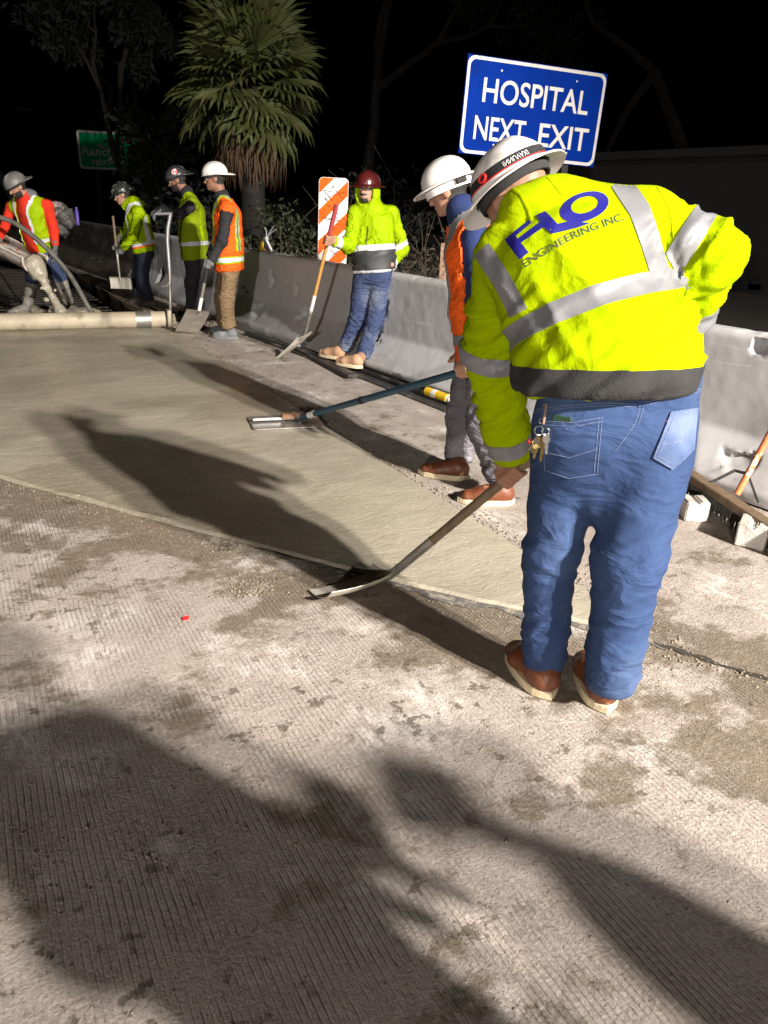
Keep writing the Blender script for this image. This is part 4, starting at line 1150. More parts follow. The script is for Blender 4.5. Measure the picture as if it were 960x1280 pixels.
    # hem and body bands:  (height above hem along the spine, width, material, name, torso only)
    for (h0, w, m_, nm_, lift) in o.get('body_bands', ()):
        ub = hu if nm_ == 'waistband' else up
        c = hc+ub*h0; put_extract(nm_, S, m_, jk, base, planes=[(c, ub), (c+ub*w, -ub)], pred=lambda p: ~is_arm(p), off=lift)
    # vest
    if o.get('vest'):
        neckc = J['neck']+up*.0
        vp = lambda p: (arm(p) > tor(p)+o.get('vestarm', .012)) & (((p-neckc)@up) < -.01) & (np.linalg.norm(p-neckc, axis=1) > .11)
        opn = o.get('vopen')
        if opn: vp0 = vp; vp = lambda p: vp0(p) & ~((((p-J['chest'])@fwd) > 0) & (np.abs((p-J['chest'])@side-opn[1]) < opn[0]))
        me = extract(S.v, S.f, pred=vp, off=.012); vv = np.array([x.co[:] for x in me.vertices])
        me.name = 'safety_vest'
        for x in me.vertices: x.co -= Vector(base)
        ves = link('safety_vest', me, o['vest'], root); ctx['vest'] = ves
        for (h0, w, m_, nm_) in o.get('vbands', ()):
            c = hc+up*h0; put_extract(nm_, S, m_, ves, base, planes=[(c, up), (c+up*w, -up)], pred=vp, off=.016)
        for (x0, w, m_, nm_, front) in o.get('vstraps', ()):
            c = J['chest']+side*x0; lim = hc+up*o.get('strap_from', .2)
            put_extract(nm_, S, m_, ves, base, planes=[(c-side*w/2, side), (c+side*w/2, -side), (lim, up)], pred=lambda p, fr=front: vp(p) & ((((p-J['chest'])@fwd) > -.02) if fr > 0 else (((p-J['chest'])@fwd) < .04) if fr < 0 else True), off=.0155)
    # boots
    for s in 'LR':
        heel, toe = J['heel'+s], J['toe'+s]
        if o.get('boot_tall'):
            Pt = [Cone(J['an'+s], J['an'+s]+(J['kn'+s]-J['an'+s])*.78, .060, .082), Cone(J['an'+s], heel+nrm(toe-heel)*.06+cZ*.06, .058, .055)]
            bv2 = surface(union(Pt, .03), res*.9); vv = folds(relax(*bv2, 1), bv2[1], [(J['kn'+s], J['an'+s], .14, .008, 22, .4, .1, 1)], .004, 10)
            person_part('boot_shaft', vv, bv2[1], o['boot'], root, base)
        shoe(heel, toe, .1, o.get('shoew', .105), o['boot'], o.get('solem', MT['sole']), root, base, J['an'+s]+V(0, 0, .02), res=o.get('shoeres', .010), ground=heel[2])
        if o.get('laces'):
            dd = nrm(toe-heel); L_ = np.linalg.norm(toe-heel); sd_ = nrm(np.cross(dd, cZ))
            for k in range(4):
                cc_ = heel + dd*L_*(.44+.065*k) + cZ*(.118-.012*k); m = MB(); m.tube([cc_-sd_*.024-cZ*.010, cc_, cc_+sd_*.024-cZ*.010], .0028, 6); m.build('lace', MT['char'], root, True, base=base)
    # hat
    ho = o.get('hat')
    if ho:
        hc_ = W(0, -.008, .048); HA = frame(*(o.get('hatframe') or (hfwd, o.get('hup', cZ))))
        if o.get('hat_back'): HA = np.array([-HA[0], -HA[1], HA[2]])
        ctx['hat'], ctx['hatS'] = hard_hat(root, base, hc_, HA, ho, o.get('brim', 'full'), o.get('hatsc', 1.0), sticker=o.get('sticker')); ctx['hatc'], ctx['HA'] = hc_, HA
    return ctx
def feet(J, gL, gR, fdir, L=.29, z=0.0, fdR=None):
    for s, q, fd in (('L', gL, fdir), ('R', gR, fdR if fdR is not None else fdir)):
        q = V(q[0], q[1], z); fd = nrm(V(fd[0], fd[1], 0)); J['heel'+s] = q; J['toe'+s] = q+fd*L

# ================================================================== THE WORKERS
def JP(**k):
    J = {n: at(*q) for n, q in k.items()}
    if 'waist' not in J: J['waist'] = J['pel'] + (J['chest']-J['pel'])*.42
    return J
GW = 'road workers at the concrete pour'
CR, CH = cR, cH

# ---- 1. the big man in the fluorescent hoodie, back to the camera
J = JP(pel=(766, 545, 2.17), waist=(762, 462, 2.18), chest=(724, 335, 2.34), neck=(672, 268, 2.43), head=(646, 252, 2.52),
       shL=(632, 322, 2.38), elL=(614, 445, 2.47), wrL=(641, 572, 2.56), shR=(812, 282, 2.36), elR=(886, 322, 2.30), wrR=(838, 430, 2.46),
       hipL=(709, 572, 2.20), knL=(689, 692, 2.18), anL=(680, 824, 2.20), hipR=(815, 568, 2.12), knR=(786, 698, 2.05), anR=(764, 848, 2.04))
hl_ = gr(688, 876); hr_ = gr(757, 893)
fd = nrm(V(.02, 1, 0))
feet(J, hl_, hr_, gr(630, 800)-gr(690, 872), .30, 0, gr(722, 815)-gr(757, 893))
FS0 = gr(487, 720, .05); FSh = at(641, 592, 2.57); fsd = nrm(FSh-FS0)
tf = nrm(CH - .12*CR)
def pelv_fore(J, side):
    c = J['pel']; return [Ell(c+cZ*.17, c+cZ*.02, .232, .232, .138, .140, side), Ell(c+cZ*.03, c-cZ*.06, .230, .212, .142, .135, side), Ball(at(755, 622, 2.13), (.085, .095, .085))]
def hood_fore(J, up, side, fwd):
    b_ = J['neck'] - fwd*.05
    return [Cone(b_-side*.055+up*.01, b_+side*.085+up*.03, .072, .07), Ball(b_-fwd*.01+up*.02+side*.03, (.10, .08, .085)), Cone(b_+side*.06+up*.02, J['shR']-side*.02+up*.01, .085, .09)]
fore = worker('man in a fluorescent yellow hoodie bending over a shovel with his back turned', GW, J, tf, nrm(CH*.8-CR*.55-cZ*.55), dict(
    res=.0095, hres=.007, girth=1.34, shr=.085, pdepth=.135, hemup=cZ*.8-CR*.02+tf*.1, tamp=.006, sleeve=(.086, .084, .068), leg=(.092, .094, .076), legL=(.108, .081, .069), legR=(.116, .098, .080), pelvis=pelv_fore, jx=[(at(765, 395, 2.1), at(765, 478, 2.1), .34, .016, 17, .5, -.1, 1.1), (at(870, 260, 2.2), at(895, 400, 2.25), .17, .020, 19, .7, .0, 1.0), (at(640, 400, 2.3), at(760, 330, 2.2), .3, .009, 12, .6, -.1, 1.1)], trousers=MT['jean'], top=MT['hiviz'], topname='hoodie', hem=.145, collar=.09,
    hat=MT['hat_white'], brim='full', boot=MT['boot'], shoew=.118, shoeres=.007, hup=nrm(V(0, 0, 1)-CR*.35+CH*.1), hatframe=(nrm(CH*.75-CR*.50-cZ*.62), nrm(cZ*.9-CR*.45+CH*.25)), hatsc=1.05, hsc=1.08,
    handL=('grip', FSh, fsd, V(0, 0, 1)-CR*.2, J['wrL'], .019), handres=.0045, skin=MT['skin_dark'], face=False,
    hoodprims=hood_fore, fold=.0115, jfold=.017, legcut=.035,
    bands=(('R', 'u', .60, .062, MT['refl']), ('R', 'l', .55, .058, MT['refl']), ('L', 'u', .98, .058, MT['refl']), ('L', 'l', .82, .055, MT['refl'])),
    body_bands=((-.002, .075, MT['char'], 'waistband', .004), (.178, .06, MT['refl'], 'waist_stripe', .003))))
def fore_details(c):
    root, base, S, up, side, fwd, J = c['root'], c['base'], c['S'], c['up'], c['side'], c['fwd'], c['J']
    n = -nrm(ray(705, 300))
    ex = nrm(cX*math.cos(math.radians(24)) + cY*math.sin(math.radians(24))); ex = nrm(ex - n*(ex@n)); ey = np.cross(n, ex)
    def pl(u, v, D=2.25): return at(u, v, D)
    # printed logo: F, L and O run together
    o = pl(656, 322); sc = .105
    def loc(u, v):
        q = pl(u, v)-o; return (q@ex, q@ey)
    P = []
    def poly(*uv): P.append(([loc(*q) for q in uv], [tuple(range(len(uv)))[::-1]]))
    def cc(x, y): return loc(610+x/5.05, 220+y/5.05)
    def pc(*xy): P.append(([cc(*q) for q in xy], [tuple(range(len(xy)))[::-1]]))
    pc((100, 403), (175, 378), (262, 480), (205, 525))                      # F stem
    pc((100, 403), (255, 275), (276, 291), (175, 378))                      # F top bar
    pc((190, 396), (330, 288), (352, 322), (212, 421))                      # F middle bar
    pc((300, 245), (360, 218), (440, 303), (405, 365), (352, 322), (330, 288))      # L stem
    pc((405, 365), (440, 303), (500, 288), (545, 285), (640, 300), (560, 327))      # L foot
    N2 = 44; co_ = []; ci = []; a0 = math.radians(-20)
    for k in range(N2):
        t = 2*PI*k/N2
        for (L_, cx, cy, ra, rb_) in ((co_, 610, 190, 163, 92), (ci, 612, 179, 91, 53)):
            x, y = ra*math.cos(t), -rb_*math.sin(t); L_.append(cc(cx + x*math.cos(a0) - y*math.sin(a0), cy + x*math.sin(a0) + y*math.cos(a0)))
    P.append((co_+ci, [(k, (k+1) % N2, N2+(k+1) % N2, N2+k) for k in range(N2)]))
    print_on('logo_print', S, P, o, ex, ey, MT['ink'], c['jacket'], base, .003)
    v, f = text_mesh('ENGINEERING INC.', 1.0, 1.0, .004); cx_ = [240, 350, 520, 690, 862]; cy_ = [575, 503, 405, 336, 276]; tt = [0, .175, .45, .725, 1.0]
    def arc(x): return np.array((np.interp(x, tt, cx_), np.interp(x, tt, cy_)))
    v2 = []
    for p in v:
        q = arc(p[0]); d = arc(min(1, p[0]+.12))-arc(max(0, p[0]-.12)); d = d/np.linalg.norm(d); q = q + np.array((d[1], -d[0]))*p[1]*47; v2.append(cc(*q))
    print_on('company_name', S, [(v2, f)], o, ex, ey, MT['ink_dark'], c['jacket'], base, .0025, .012)
    # shoulder stripes running down to the waist stripe
    for pts in (((598, 312), (626, 348), (650, 388)), ((778, 222), (800, 262), (812, 300), (822, 340))):
        w = .028; L2 = []
        for q in pts:
            p = pl(*q)-o; L2.append(np.array((p@ex, p@ey)))
        vv = []; 
        for i, q in enumerate(L2):
            d = L2[min(i+1, len(L2)-1)]-L2[max(i-1, 0)]; d = d/np.linalg.norm(d); m_ = np.array((-d[1], d[0])); vv += [tuple(q+m_*w), tuple(q-m_*w)]
        print_on('shoulder_stripe', S, [(vv, [(2*i, 2*i+1, 2*i+3, 2*i+2) for i in range(len(L2)-1)])], o, ex, ey, MT['refl'], c['jacket'], base, .0045, .010)
    # hood seams
    line_on('hood_seam', S, [loc(633, 229), loc(650, 243), loc(660, 262), loc(664, 276)], o, ex, ey, .0045, MT['hiviz'], c['jacket'], base, .0)
    line_on('hood_seam', S, [loc(672, 208), loc(688, 224), loc(702, 242)], o, ex, ey, .003, MT['hiviz'], c['jacket'], base, .0)
    line_on('shoulder_seam', S, [loc(822, 226), loc(838, 262), loc(842, 300), loc(843, 340)], o, ex, ey, .002, MT['hiviz'], c['jacket'], base, .0)
    # jeans: pockets, seams
    T = c['trS']; tr = c['trousers']; o3 = pl(765, 560, 2.1); n3 = -nrm(ray(765, 560)); x3 = nrm(cX - n3*(cX@n3)); y3 = np.cross(n3, x3)
    def l3(u, v): q = pl(u, v, 2.08)-o3; return (q@x3, q@y3)
    def pocket(uv, stitch, faded):
        v2 = [l3(*q) for q in uv]; print_on('back_pocket', T, [(v2, [tuple(range(len(v2)))[::-1]])], o3, x3, y3, faded, tr, base, .006, .012)
        for s_ in stitch: line_on('stitching', T, [l3(*q) for q in s_], o3, x3, y3, .0011, MT['stitch'], tr, base, .0065)
    pocket([(678, 526), (716, 529), (753, 523), (747, 592), (712, 598), (680, 588)], [[(678, 526), (716, 529), (753, 523)], [(679, 531), (716, 534), (752, 528)], [(753, 523), (747, 592)], [(747, 592), (712, 598), (680, 588)], [(678, 526), (680, 588)], [(749, 527), (743, 590)], [(684, 566), (712, 572), (745, 562)]], MT['jean'])
    pocket([(838, 516), (876, 509), (868, 560), (838, 586), (815, 572)], [[(838, 516), (876, 509)], [(838, 520), (875, 513)], [(838, 516), (815, 572), (838, 586), (868, 560)], [(841, 522), (820, 570), (838, 581)], [(826, 556), (846, 552), (868, 540)]], MT['jean_faded'])
    m = [[(799, 487), (800, 508), (793, 530), (778, 552), (768, 565)], [(803, 487), (804, 508), (797, 532)], [(652, 512), (700, 508), (760, 505), (798, 507)], [(652, 515), (700, 511), (760, 508), (798, 510)], [(803, 505), (840, 496), (880, 484)], [(803, 508), (840, 499), (880, 487)]]
    for s_ in m: line_on('stitching', T, [l3(*q) for q in s_], o3, x3, y3, .0011, MT['stitch'], tr, base, .001)
    lp = [l3(797, 478), l3(805, 478), l3(806, 510), l3(797, 510)]; print_on('belt_loop', T, [(lp, [(3, 2, 1, 0)])], o3, x3, y3, MT['jean'], tr, base, .006)
    tb = [l3(832, 527), l3(838, 525), l3(838, 535), l3(833, 537)]; print_on('pocket_tab', T, [(tb, [(3, 2, 1, 0)])], o3, x3, y3, MT['keyred'], tr, base, .005)
    # phone in the pocket
    r_ = nrm(ray(703, 523)); hl2, hn2, hi2, hd2 = T.bvh().ray_cast(Vector(cC), Vector(r_), 4.0)
    if hl2 is not None:
        h = np.array(hl2); pn = nrm(np.array(hn2)); pn = pn*np.sign(-(pn@r_)); py = nrm(cZ-pn*pn[2]); px_ = np.cross(py, pn)
        b_ = MB(); b_.box(h - py*.010 + pn*.000, (.056, .034, .007), (px_, py, pn), bev=.003); tag(b_.build('phone', MT['phone'], None, base=h), 'phone in a dark green case sticking out of the jeans pocket', 'phone').location = Vector(h)
    # bunch of keys clipped to the belt
    k0 = T.hit(pl(682, 506, 2.0), nrm(pl(682, 506, 2.6)-pl(682, 506, 2.0)), .012)
    if k0 is not None:
        kr = empty('key_bunch', k0); tag(kr, 'bunch of brass keys hanging from the left hip of the jeans', 'keys')
        def kp(u, v): q = T.hit(pl(u+6, v, 2.0), nrm(pl(u+6, v, 2.6)-pl(u+6, v, 2.0)), .014); return q if q is not None else pl(u+6, v, 2.12)
        s_ = MB(); s_.tube([kp(677, 505), kp(675, 518), kp(673, 530)], [.0035, .005, .004], 6); s_.build('strap', MT['leather'], kr, True, base=k0)
        def ring(c_, r, w_, nm_):
            q = MB(); q.tube([c_+x3*r*math.cos(t)+y3*r*math.sin(t)+n3*.003*math.sin(2*t) for t in np.linspace(0, 2*PI, 19)], w_, 6, False); q.build(nm_, MT['chrome'], kr, True, base=k0)
        ring(kp(668, 538), .013, .002, 'ring'); ring(kp(676, 539), .010, .0018, 'ring'); ring(kp(671, 526), .007, .0016, 'ring')
        q = MB(); q.tube([kp(672, 508), kp(676, 504), kp(679, 510)], .0018, 6); q.build('clip', MT['chrome'], kr, True, base=k0)
        for (u0, v0, u1, v1, mm) in ((668, 546, 659, 566, 'brass'), (670, 546, 661, 573, 'brass'), (669, 546, 655, 563, 'steel'), (673, 548, 670, 577, 'brass'), (677, 543, 677, 568, 'chrome')):
            a, b2 = kp(u0, v0), kp(u1, v1)
            if a is None or b2 is None: continue
            d = nrm(b2-a); L = np.linalg.norm(b2-a); sdv = nrm(np.cross(d, n3)); q = MB()
            q.prism([(-.008, -.002), (.008, -.002), (.010, L*.30), (.004, L*.45), (.004, L*.9), (0, L), (-.004, L*.92), (-.003, L*.7), (-.005, L*.62), (-.004, L*.45), (-.010, L*.30)], a, sdv, d, .003)
            q.build('key', MT[mm], kr, base=k0)
        q = MB(); c_ = kp(656, 552); q.box(c_+n3*.004, (.010, .014, .005), (x3, y3, n3), bev=.002); q.build('red_tab', MT['keyred'], kr, base=k0)
        q = MB(); c_ = kp(665, 555); q.box(c_+n3*.003, (.026, .026, .004), (nrm(x3+y3*.35), nrm(y3-x3*.35), n3), bev=.0018); q.build('tag', MT['brass'], kr, base=k0)
    # goggle strap on the hat
    hc_, HA, hS = c['hatc'], c['HA'], c['hatS']; hat = c['hat']
    vv = []; ff = []; N = 60
    for k in range(N):
        t = 2*PI*k/N
        for z in (.020, .048):
            d = nrm(V(math.sin(t), math.cos(t), 0)); zz = z + .012*math.cos(t)
            r = math.sqrt(max(.05, 1-(zz/.125)**2)); vv.append((V(.108*1.05*r*d[0]*1.015, .132*1.05*r*d[1]*1.015, zz))@HA + hc_)
    for k in range(N):
        j = (k+1) % N; ff.append((2*k, 2*j, 2*j+1, 2*k+1))
    m_ = MB(); m_.add(vv, ff); st = m_.build('goggle_strap', MT['black'], hat, True, base=base)
    vv2 = []; ff = []
    for k in range(N):
        t = 2*PI*k/N
        for z in (.0165, .0205):
            d = V(math.sin(t), math.cos(t), 0); zz = z + .012*math.cos(t); r = math.sqrt(max(.05, 1-(zz/.125)**2)); vv2.append((V(.108*1.05*r*d[0]*1.018, .132*1.05*r*d[1]*1.018, zz))@HA + hc_)
    for k in range(N): j = (k+1) % N; ff.append((2*k, 2*j, 2*j+1, 2*k+1))
    m_ = MB(); m_.add(vv2, ff); m_.build('strap_trim', MT['keyred'], st, True, base=base)
    # lettering and buckle on the strap, where the camera sees it
    to_cam = nrm((cC-hc_)@HA.T)                                     # in hat frame
    tb_ = math.atan2(to_cam[0], to_cam[1])
    tv, tf_ = text_mesh('INNUVAXI', .085, .016, .003); out = []
    for p in tv:
        t = tb_ + .25 + (p[0]-.0425)/.135; zz = .030 + (.016-p[1]) - .004 + .012*math.cos(t) - .002
        r = math.sqrt(max(.05, 1-(zz/.125)**2)); out.append((V(.108*1.05*r*math.sin(t)*1.022, .132*1.05*r*math.cos(t)*1.022, zz))@HA + hc_ - base)
    link('strap_lettering', mesh_np('strap_lettering', out, tf_, False), MT['refl_white'], st)
    t = tb_ - .62; zz = .034; p = (V(.108*1.05*.97*math.sin(t)*1.03, .132*1.05*.97*math.cos(t)*1.03, zz))@HA + hc_
    nn = nrm(V(math.sin(t), math.cos(t), .2)@HA); e1 = nrm(np.cross(HA[2], nn)); e2 = np.cross(nn, e1)
    m_ = MB(); m_.tube([p+e1*.014*math.cos(a)+e2*.010*math.sin(a) for a in np.linspace(0, 2*PI, 17)], .0035, 6, False); m_.build('buckle', MT['keyred'], st, True, base=base)
fore_details(fore)

# ---- 2. man in white hat, navy top and orange vest guiding the float
J = JP(pel=(606, 440, 4.22), chest=(593, 320, 4.27), neck=(578, 264, 4.30), head=(561, 239, 4.36), shL=(596, 300, 4.10), elL=(600, 375, 4.03), wrL=(592, 452, 3.98),
       shR=(590, 292, 4.46), elR=(583, 362, 4.45), wrR=(577, 415, 4.34), hipL=(606, 450, 4.14), knL=(607, 532, 4.00), anL=(628, 594, 3.97), hipR=(592, 450, 4.30), knR=(579, 520, 4.36), anR=(574, 572, 4.36))
f2 = nrm(-CR*.92 + CH*.30)
feet(J, gr(642, 630), gr(586, 600), gr(585, 628)-gr(646, 630), .30, 0, gr(520, 592)-gr(586, 600))
FL0 = gr(372, 523, .05); FLh = at(583, 463, 3.96); fld = nrm(FLh-FL0)
m2 = worker('man in white hard hat and orange vest bending behind the yellow hoodie', GW, J, f2, nrm(-CR*.85+CH*.35-cZ*.45), dict(
    res=.013, hres=.007, girth=1.02, trousers=MT['greypant'], top=MT['navy'], topname='sweater', hem=-.03, hat=MT['hat_white'], brim='full', hatsc=1.02, boot=MT['boot'], laces=True, shoew=.11, shoeres=.008,
    hatframe=(nrm(-CR*.9+CH*.2-cZ*.40), nrm(cZ*.9-CR*.35+CH*.12)), hup=nrm(cZ-CR*.35),
    handL=('grip', FLh, fld, V(0, 0, 1)+CR*.3, J['wrL'], .02), handR=('open', J['wrR'], V(-.05, .05, -1), CR, 1.05, .7), skin=MT['skin'], vest=MT['orange'], vbands=((.10, .05, MT['refl'], 'vest_stripe'),), vstraps=((-.10, .05, MT['refl'], 'vest_strap', 0),), legL=(.108, .098, .084), legR=(.105, .094, .082), legcut=.02, fold=.013, collar=.085))
# white sweat band under the hat and the hat's rear adjuster
def under_band(c, material, name, z0, z1, sc=1.0, front=None, rr=(.96, .93)):
    n = 32; v = []
    for (z, r) in ((z1, rr[0]), (z0, rr[1]), (z0, rr[1]-.06), (z1, rr[0]-.08)):
        for k in range(n): v.append(np.array((.108*sc*r*math.sin(2*PI*k/n), .132*sc*r*math.cos(2*PI*k/n), z))@c['HA'] + c['hatc'])
    f = []
    for i in range(4):
        for k in range(n): j = (k+1) % n; a = i*n; b_ = ((i+1) % 4)*n; f.append((a+k, b_+k, b_+j, a+j))
    m = MB(); m.add(v, f); return m.build(name, material, c['hat'], True, base=c['base'])
under_band(m2, MT['white'], 'sweat_band', -.055, .015, 1.03)
def hat_box(c, t, z, size, material, name, sc=1.05, out=1.0):
    p = (V(.108*sc*out*math.sin(t), .132*sc*out*math.cos(t), z))@c['HA'] + c['hatc']; nn = nrm(V(math.sin(t), math.cos(t), 0)@c['HA']); e2 = c['HA'][2]; e1 = np.cross(e2, nn)
    m = MB(); m.box(p, size, (e1, e2, nn), bev=.004); m.build(name, material, c['hat'], base=c['base'])
hat_box(m2, math.radians(128), -.028, (.06, .035, .02), MT['char'], 'adjuster')

# ---- 3. man in dark red hat leaning on a shovel
J = JP(pel=(467, 340, 7.42), chest=(466, 282, 7.45), neck=(462, 258, 7.45), head=(459.5, 238, 7.40), shR=(444, 267, 7.42), elR=(436, 308, 7.36), wrR=(417, 301, 7.18), shL=(489, 267, 7.52), elL=(504, 311, 7.58), wrL=(487, 332, 7.42),
       hipR=(454, 350, 7.44), knR=(447, 398, 7.45), anR=(430, 437, 7.50), hipL=(478, 350, 7.42), knL=(469, 400, 7.36), anL=(453, 447, 7.27))
feet(J, gr(453, 461, .05), gr(430, 450, .05), -CR*.84+CH*.54, .31, .05)
S3a = at(409, 299, 7.14)
def hood_up(J, up, side, fwd):
    return [Ball(J['head']+V(0, 0, -.005), (.112, .112, .135)), Cone(J['head']-V(0, 0, .05), J['neck']-V(0, 0, .03), .10, .12)]
fc = nrm(-CH*.93-CR*.34)
def hood_open(p, d, c=J['head'], fw=fc):
    e = Ball(c+fw*.105-cZ*.015, (.090, .090, .112))(p); return np.maximum(d, -e)
m3 = worker('man in dark red hard hat and yellow jacket holding an upright shovel', GW, J, nrm(-CH*.9-CR*.4), fc, dict(
    res=.012, hres=.006, girth=1.04, trousers=MT['jean2'], top=MT['hiviz_shell'], hem=.0, hat=MT['hat_red'], brim='full', hatsc=1.03, boot=MT['boot_tan'], laces=True, beard='goatee', hair=False, collar=.095, hoodprims=hood_up, hoodcut=hood_open,
    handR=('grip', S3a, nrm(at(381, 420, 7.6)-at(421, 255, 7.05)), J['wrR']-S3a, J['wrR'], .018), handL=('open', J['wrL'], nrm(at(476, 340, 7.6)-J['wrL']), -CH, 1.0, .5), handres=.006,
    bands=(('L', 'u', .85, .045, MT['refl_white']), ('L', 'l', .86, .06, MT['refl_white']), ('R', 'l', .80, .06, MT['refl_white'])),
    body_bands=((.0, .02, MT['refl_white'], 'hem_lining', .006), (.02, .17, MT['grey_shell'], 'grey_lower_panel', .004), (.19, .048, MT['refl_white'], 'chest_stripe', .005)), fold=.014, jfold=.020))
q = m3; zp = MB(); zf = nrm(-CH*.9-CR*.4)
line_on('zip', q['S'], [(-.012, -.02), (-.012, .40)], J['pel']+zf*.05, nrm(np.cross(cZ, zf)), cZ, .004, MT['black'], q['jacket'], q['base'])

# ---- 4. man in white hat and orange vest, seen from the side
J = JP(pel=(286, 330, 8.72), chest=(284, 272, 8.72), neck=(277, 244, 8.72), head=(269, 224, 8.70), shL=(284, 262, 8.52), elL=(278, 300, 8.46), wrL=(264, 326, 8.46), shR=(280, 260, 8.92), elR=(272, 298, 8.95), wrR=(262, 322, 8.85),
       hipL=(288, 338, 8.64), knL=(283, 374, 8.62), anL=(286, 411, 8.62), hipR=(283, 338, 8.82), knR=(277, 374, 8.82), anR=(281, 407, 8.84))
feet(J, gr(297, 424), gr(293, 418), -CR*.97+CH*.05, .29)
S4 = at(259, 329, 8.46)
m4 = worker('man in white hard hat, orange vest and khaki trousers standing sideways', GW, J, nrm(-CR*.96+CH*.05), nrm(-CR*.95-CH*.1-cZ*.15), dict(
    res=.013, hres=.007, girth=1.0, trousers=MT['khaki'], top=MT['black'], topname='sweatshirt', hem=-.06, hat=MT['hat_white'], brim='cap', hat_back=True, hatsc=1.03, boot=MT['shoe_grey'], solem=MT['shoe_grey'], skin=MT['skin_dark'],
    handL=('grip', S4, nrm(at(245, 392, 8.5)-at(263, 316, 8.46)), J['wrL']-S4+CR*.05, J['wrL'], .018), gloves=MT['glove'], vest=MT['orange'], vestarm=.0,
    vbands=((.075, .015, MT['hiviz_shell'], 'vest_trim'), (.09, .042, MT['refl_white'], 'vest_stripe'), (.132, .015, MT['hiviz_shell'], 'vest_trim')),
    vstraps=((-.10, .07, MT['hiviz_shell'], 'vest_trim', 0), (-.10, .045, MT['refl_white'], 'vest_strap', 0)), leg=(.095, .080, .074), fold=.014))
for k in m4['vest'].children: pass

# ---- 5. man in black with a yellow vest resting his arms on a screed handle
J = JP(pel=(243, 318, 10.0), chest=(240, 268, 10.0), neck=(233, 240, 10.0), head=(222, 226, 10.0), shL=(240, 256, 9.80), elL=(226, 268, 9.62), wrL=(204, 262, 9.70), shR=(236, 254, 10.2), elR=(222, 266, 10.3), wrR=(202, 260, 10.05),
       hipL=(245, 324, 9.92), knL=(239, 354, 9.92), anL=(240, 385, 9.92), hipR=(240, 324, 10.08), knR=(244, 354, 10.1), anR=(250, 385, 10.1))
feet(J, gr(250, 393), gr(256, 390), -CR, .29)
m5 = worker('man in black hard hat and dull yellow vest leaning on a screed handle', GW, J, nrm(-CR), nrm(-CR*.95-CH*.1-cZ*.35), dict(
    res=.014, hres=.008, girth=1.06, trousers=MT['black'], top=MT['black'], topname='sweatshirt', hem=-.05, hat=MT['hat_black'], brim='cap', hat_back=True, hatsc=1.03, boot=MT['boot_dark'], solem=MT['boot_dark'], beard='full', skin=MT['skin_dark'],
    sticker=(-.9, .1, .45), handL=('open', J['wrL'], -CR*1-cZ*.5, cZ, 1.0, .8), handR=('open', J['wrR'], -CR-cZ*.4, cZ, 1.0, .8), gloves=MT['glove'], vest=MT['hiviz_mesh'], vestarm=.0, vbands=((.16, .045, MT['refl_white'], 'vest_stripe'),), vstraps=((-.12, .035, MT['hiviz_shell'], 'vest_strap', 0),)))

# ---- 6. man in yellow hooded jacket with a flat shovel, farther left
J = JP(pel=(180, 313, 10.98), chest=(172, 274, 10.98), neck=(163, 254, 10.98), head=(153, 244, 10.98), shL=(173, 266, 10.78), elL=(167, 294, 10.70), wrL=(153, 311, 10.72), shR=(167, 264, 11.15), elR=(157, 288, 11.2), wrR=(149, 299, 11.0),
       hipL=(181, 318, 10.9), knL=(178, 348, 10.88), anL=(187, 376, 10.9), hipR=(176, 318, 11.06), knR=(172, 346, 11.06), anR=(174, 374, 11.06))
feet(J, gr(197, 386), gr(180, 383), -CR, .29)
S6 = at(150, 313, 10.72)
hb = lambda J, up, side, fwd: [Ball(J['neck']-fwd*.07+up*.0, (.11, .11, .09)), Cone(J['neck']-fwd*.03, J['neck']+fwd*.05-up*.02, .09, .07)]
m6 = worker('man in yellow hooded jacket holding a flat shovel beside the red sweater', GW, J, nrm(-CR), nrm(-CR*.9-CH*.25-cZ*.4), dict(
    res=.014, hres=.008, girth=1.0, trousers=MT['darkjean'], top=MT['hiviz_shell'], hem=-.02, hat=MT['hat_camo'], brim='full', boot=MT['boot_dark'], solem=MT['boot_dark'], hoodprims=hb, gloves=MT['glove'],
    handL=('grip', S6, nrm(at(150, 360, 10.72)-at(143, 278, 10.72)), J['wrL']-S6+CR*.05, J['wrL'], .018), handR=('open', J['wrR'], -CR*.5-cZ, CH, 1.0, .9), vest=MT['hiviz_shell'], vestarm=.0, vbands=((.06, .02, MT['orange'], 'vest_trim'), (.08, .04, MT['refl_white'], 'vest_stripe')), vstraps=((-.11, .07, MT['refl_white'], 'vest_strap', 0),), strap_from=.1, jfold=.013))

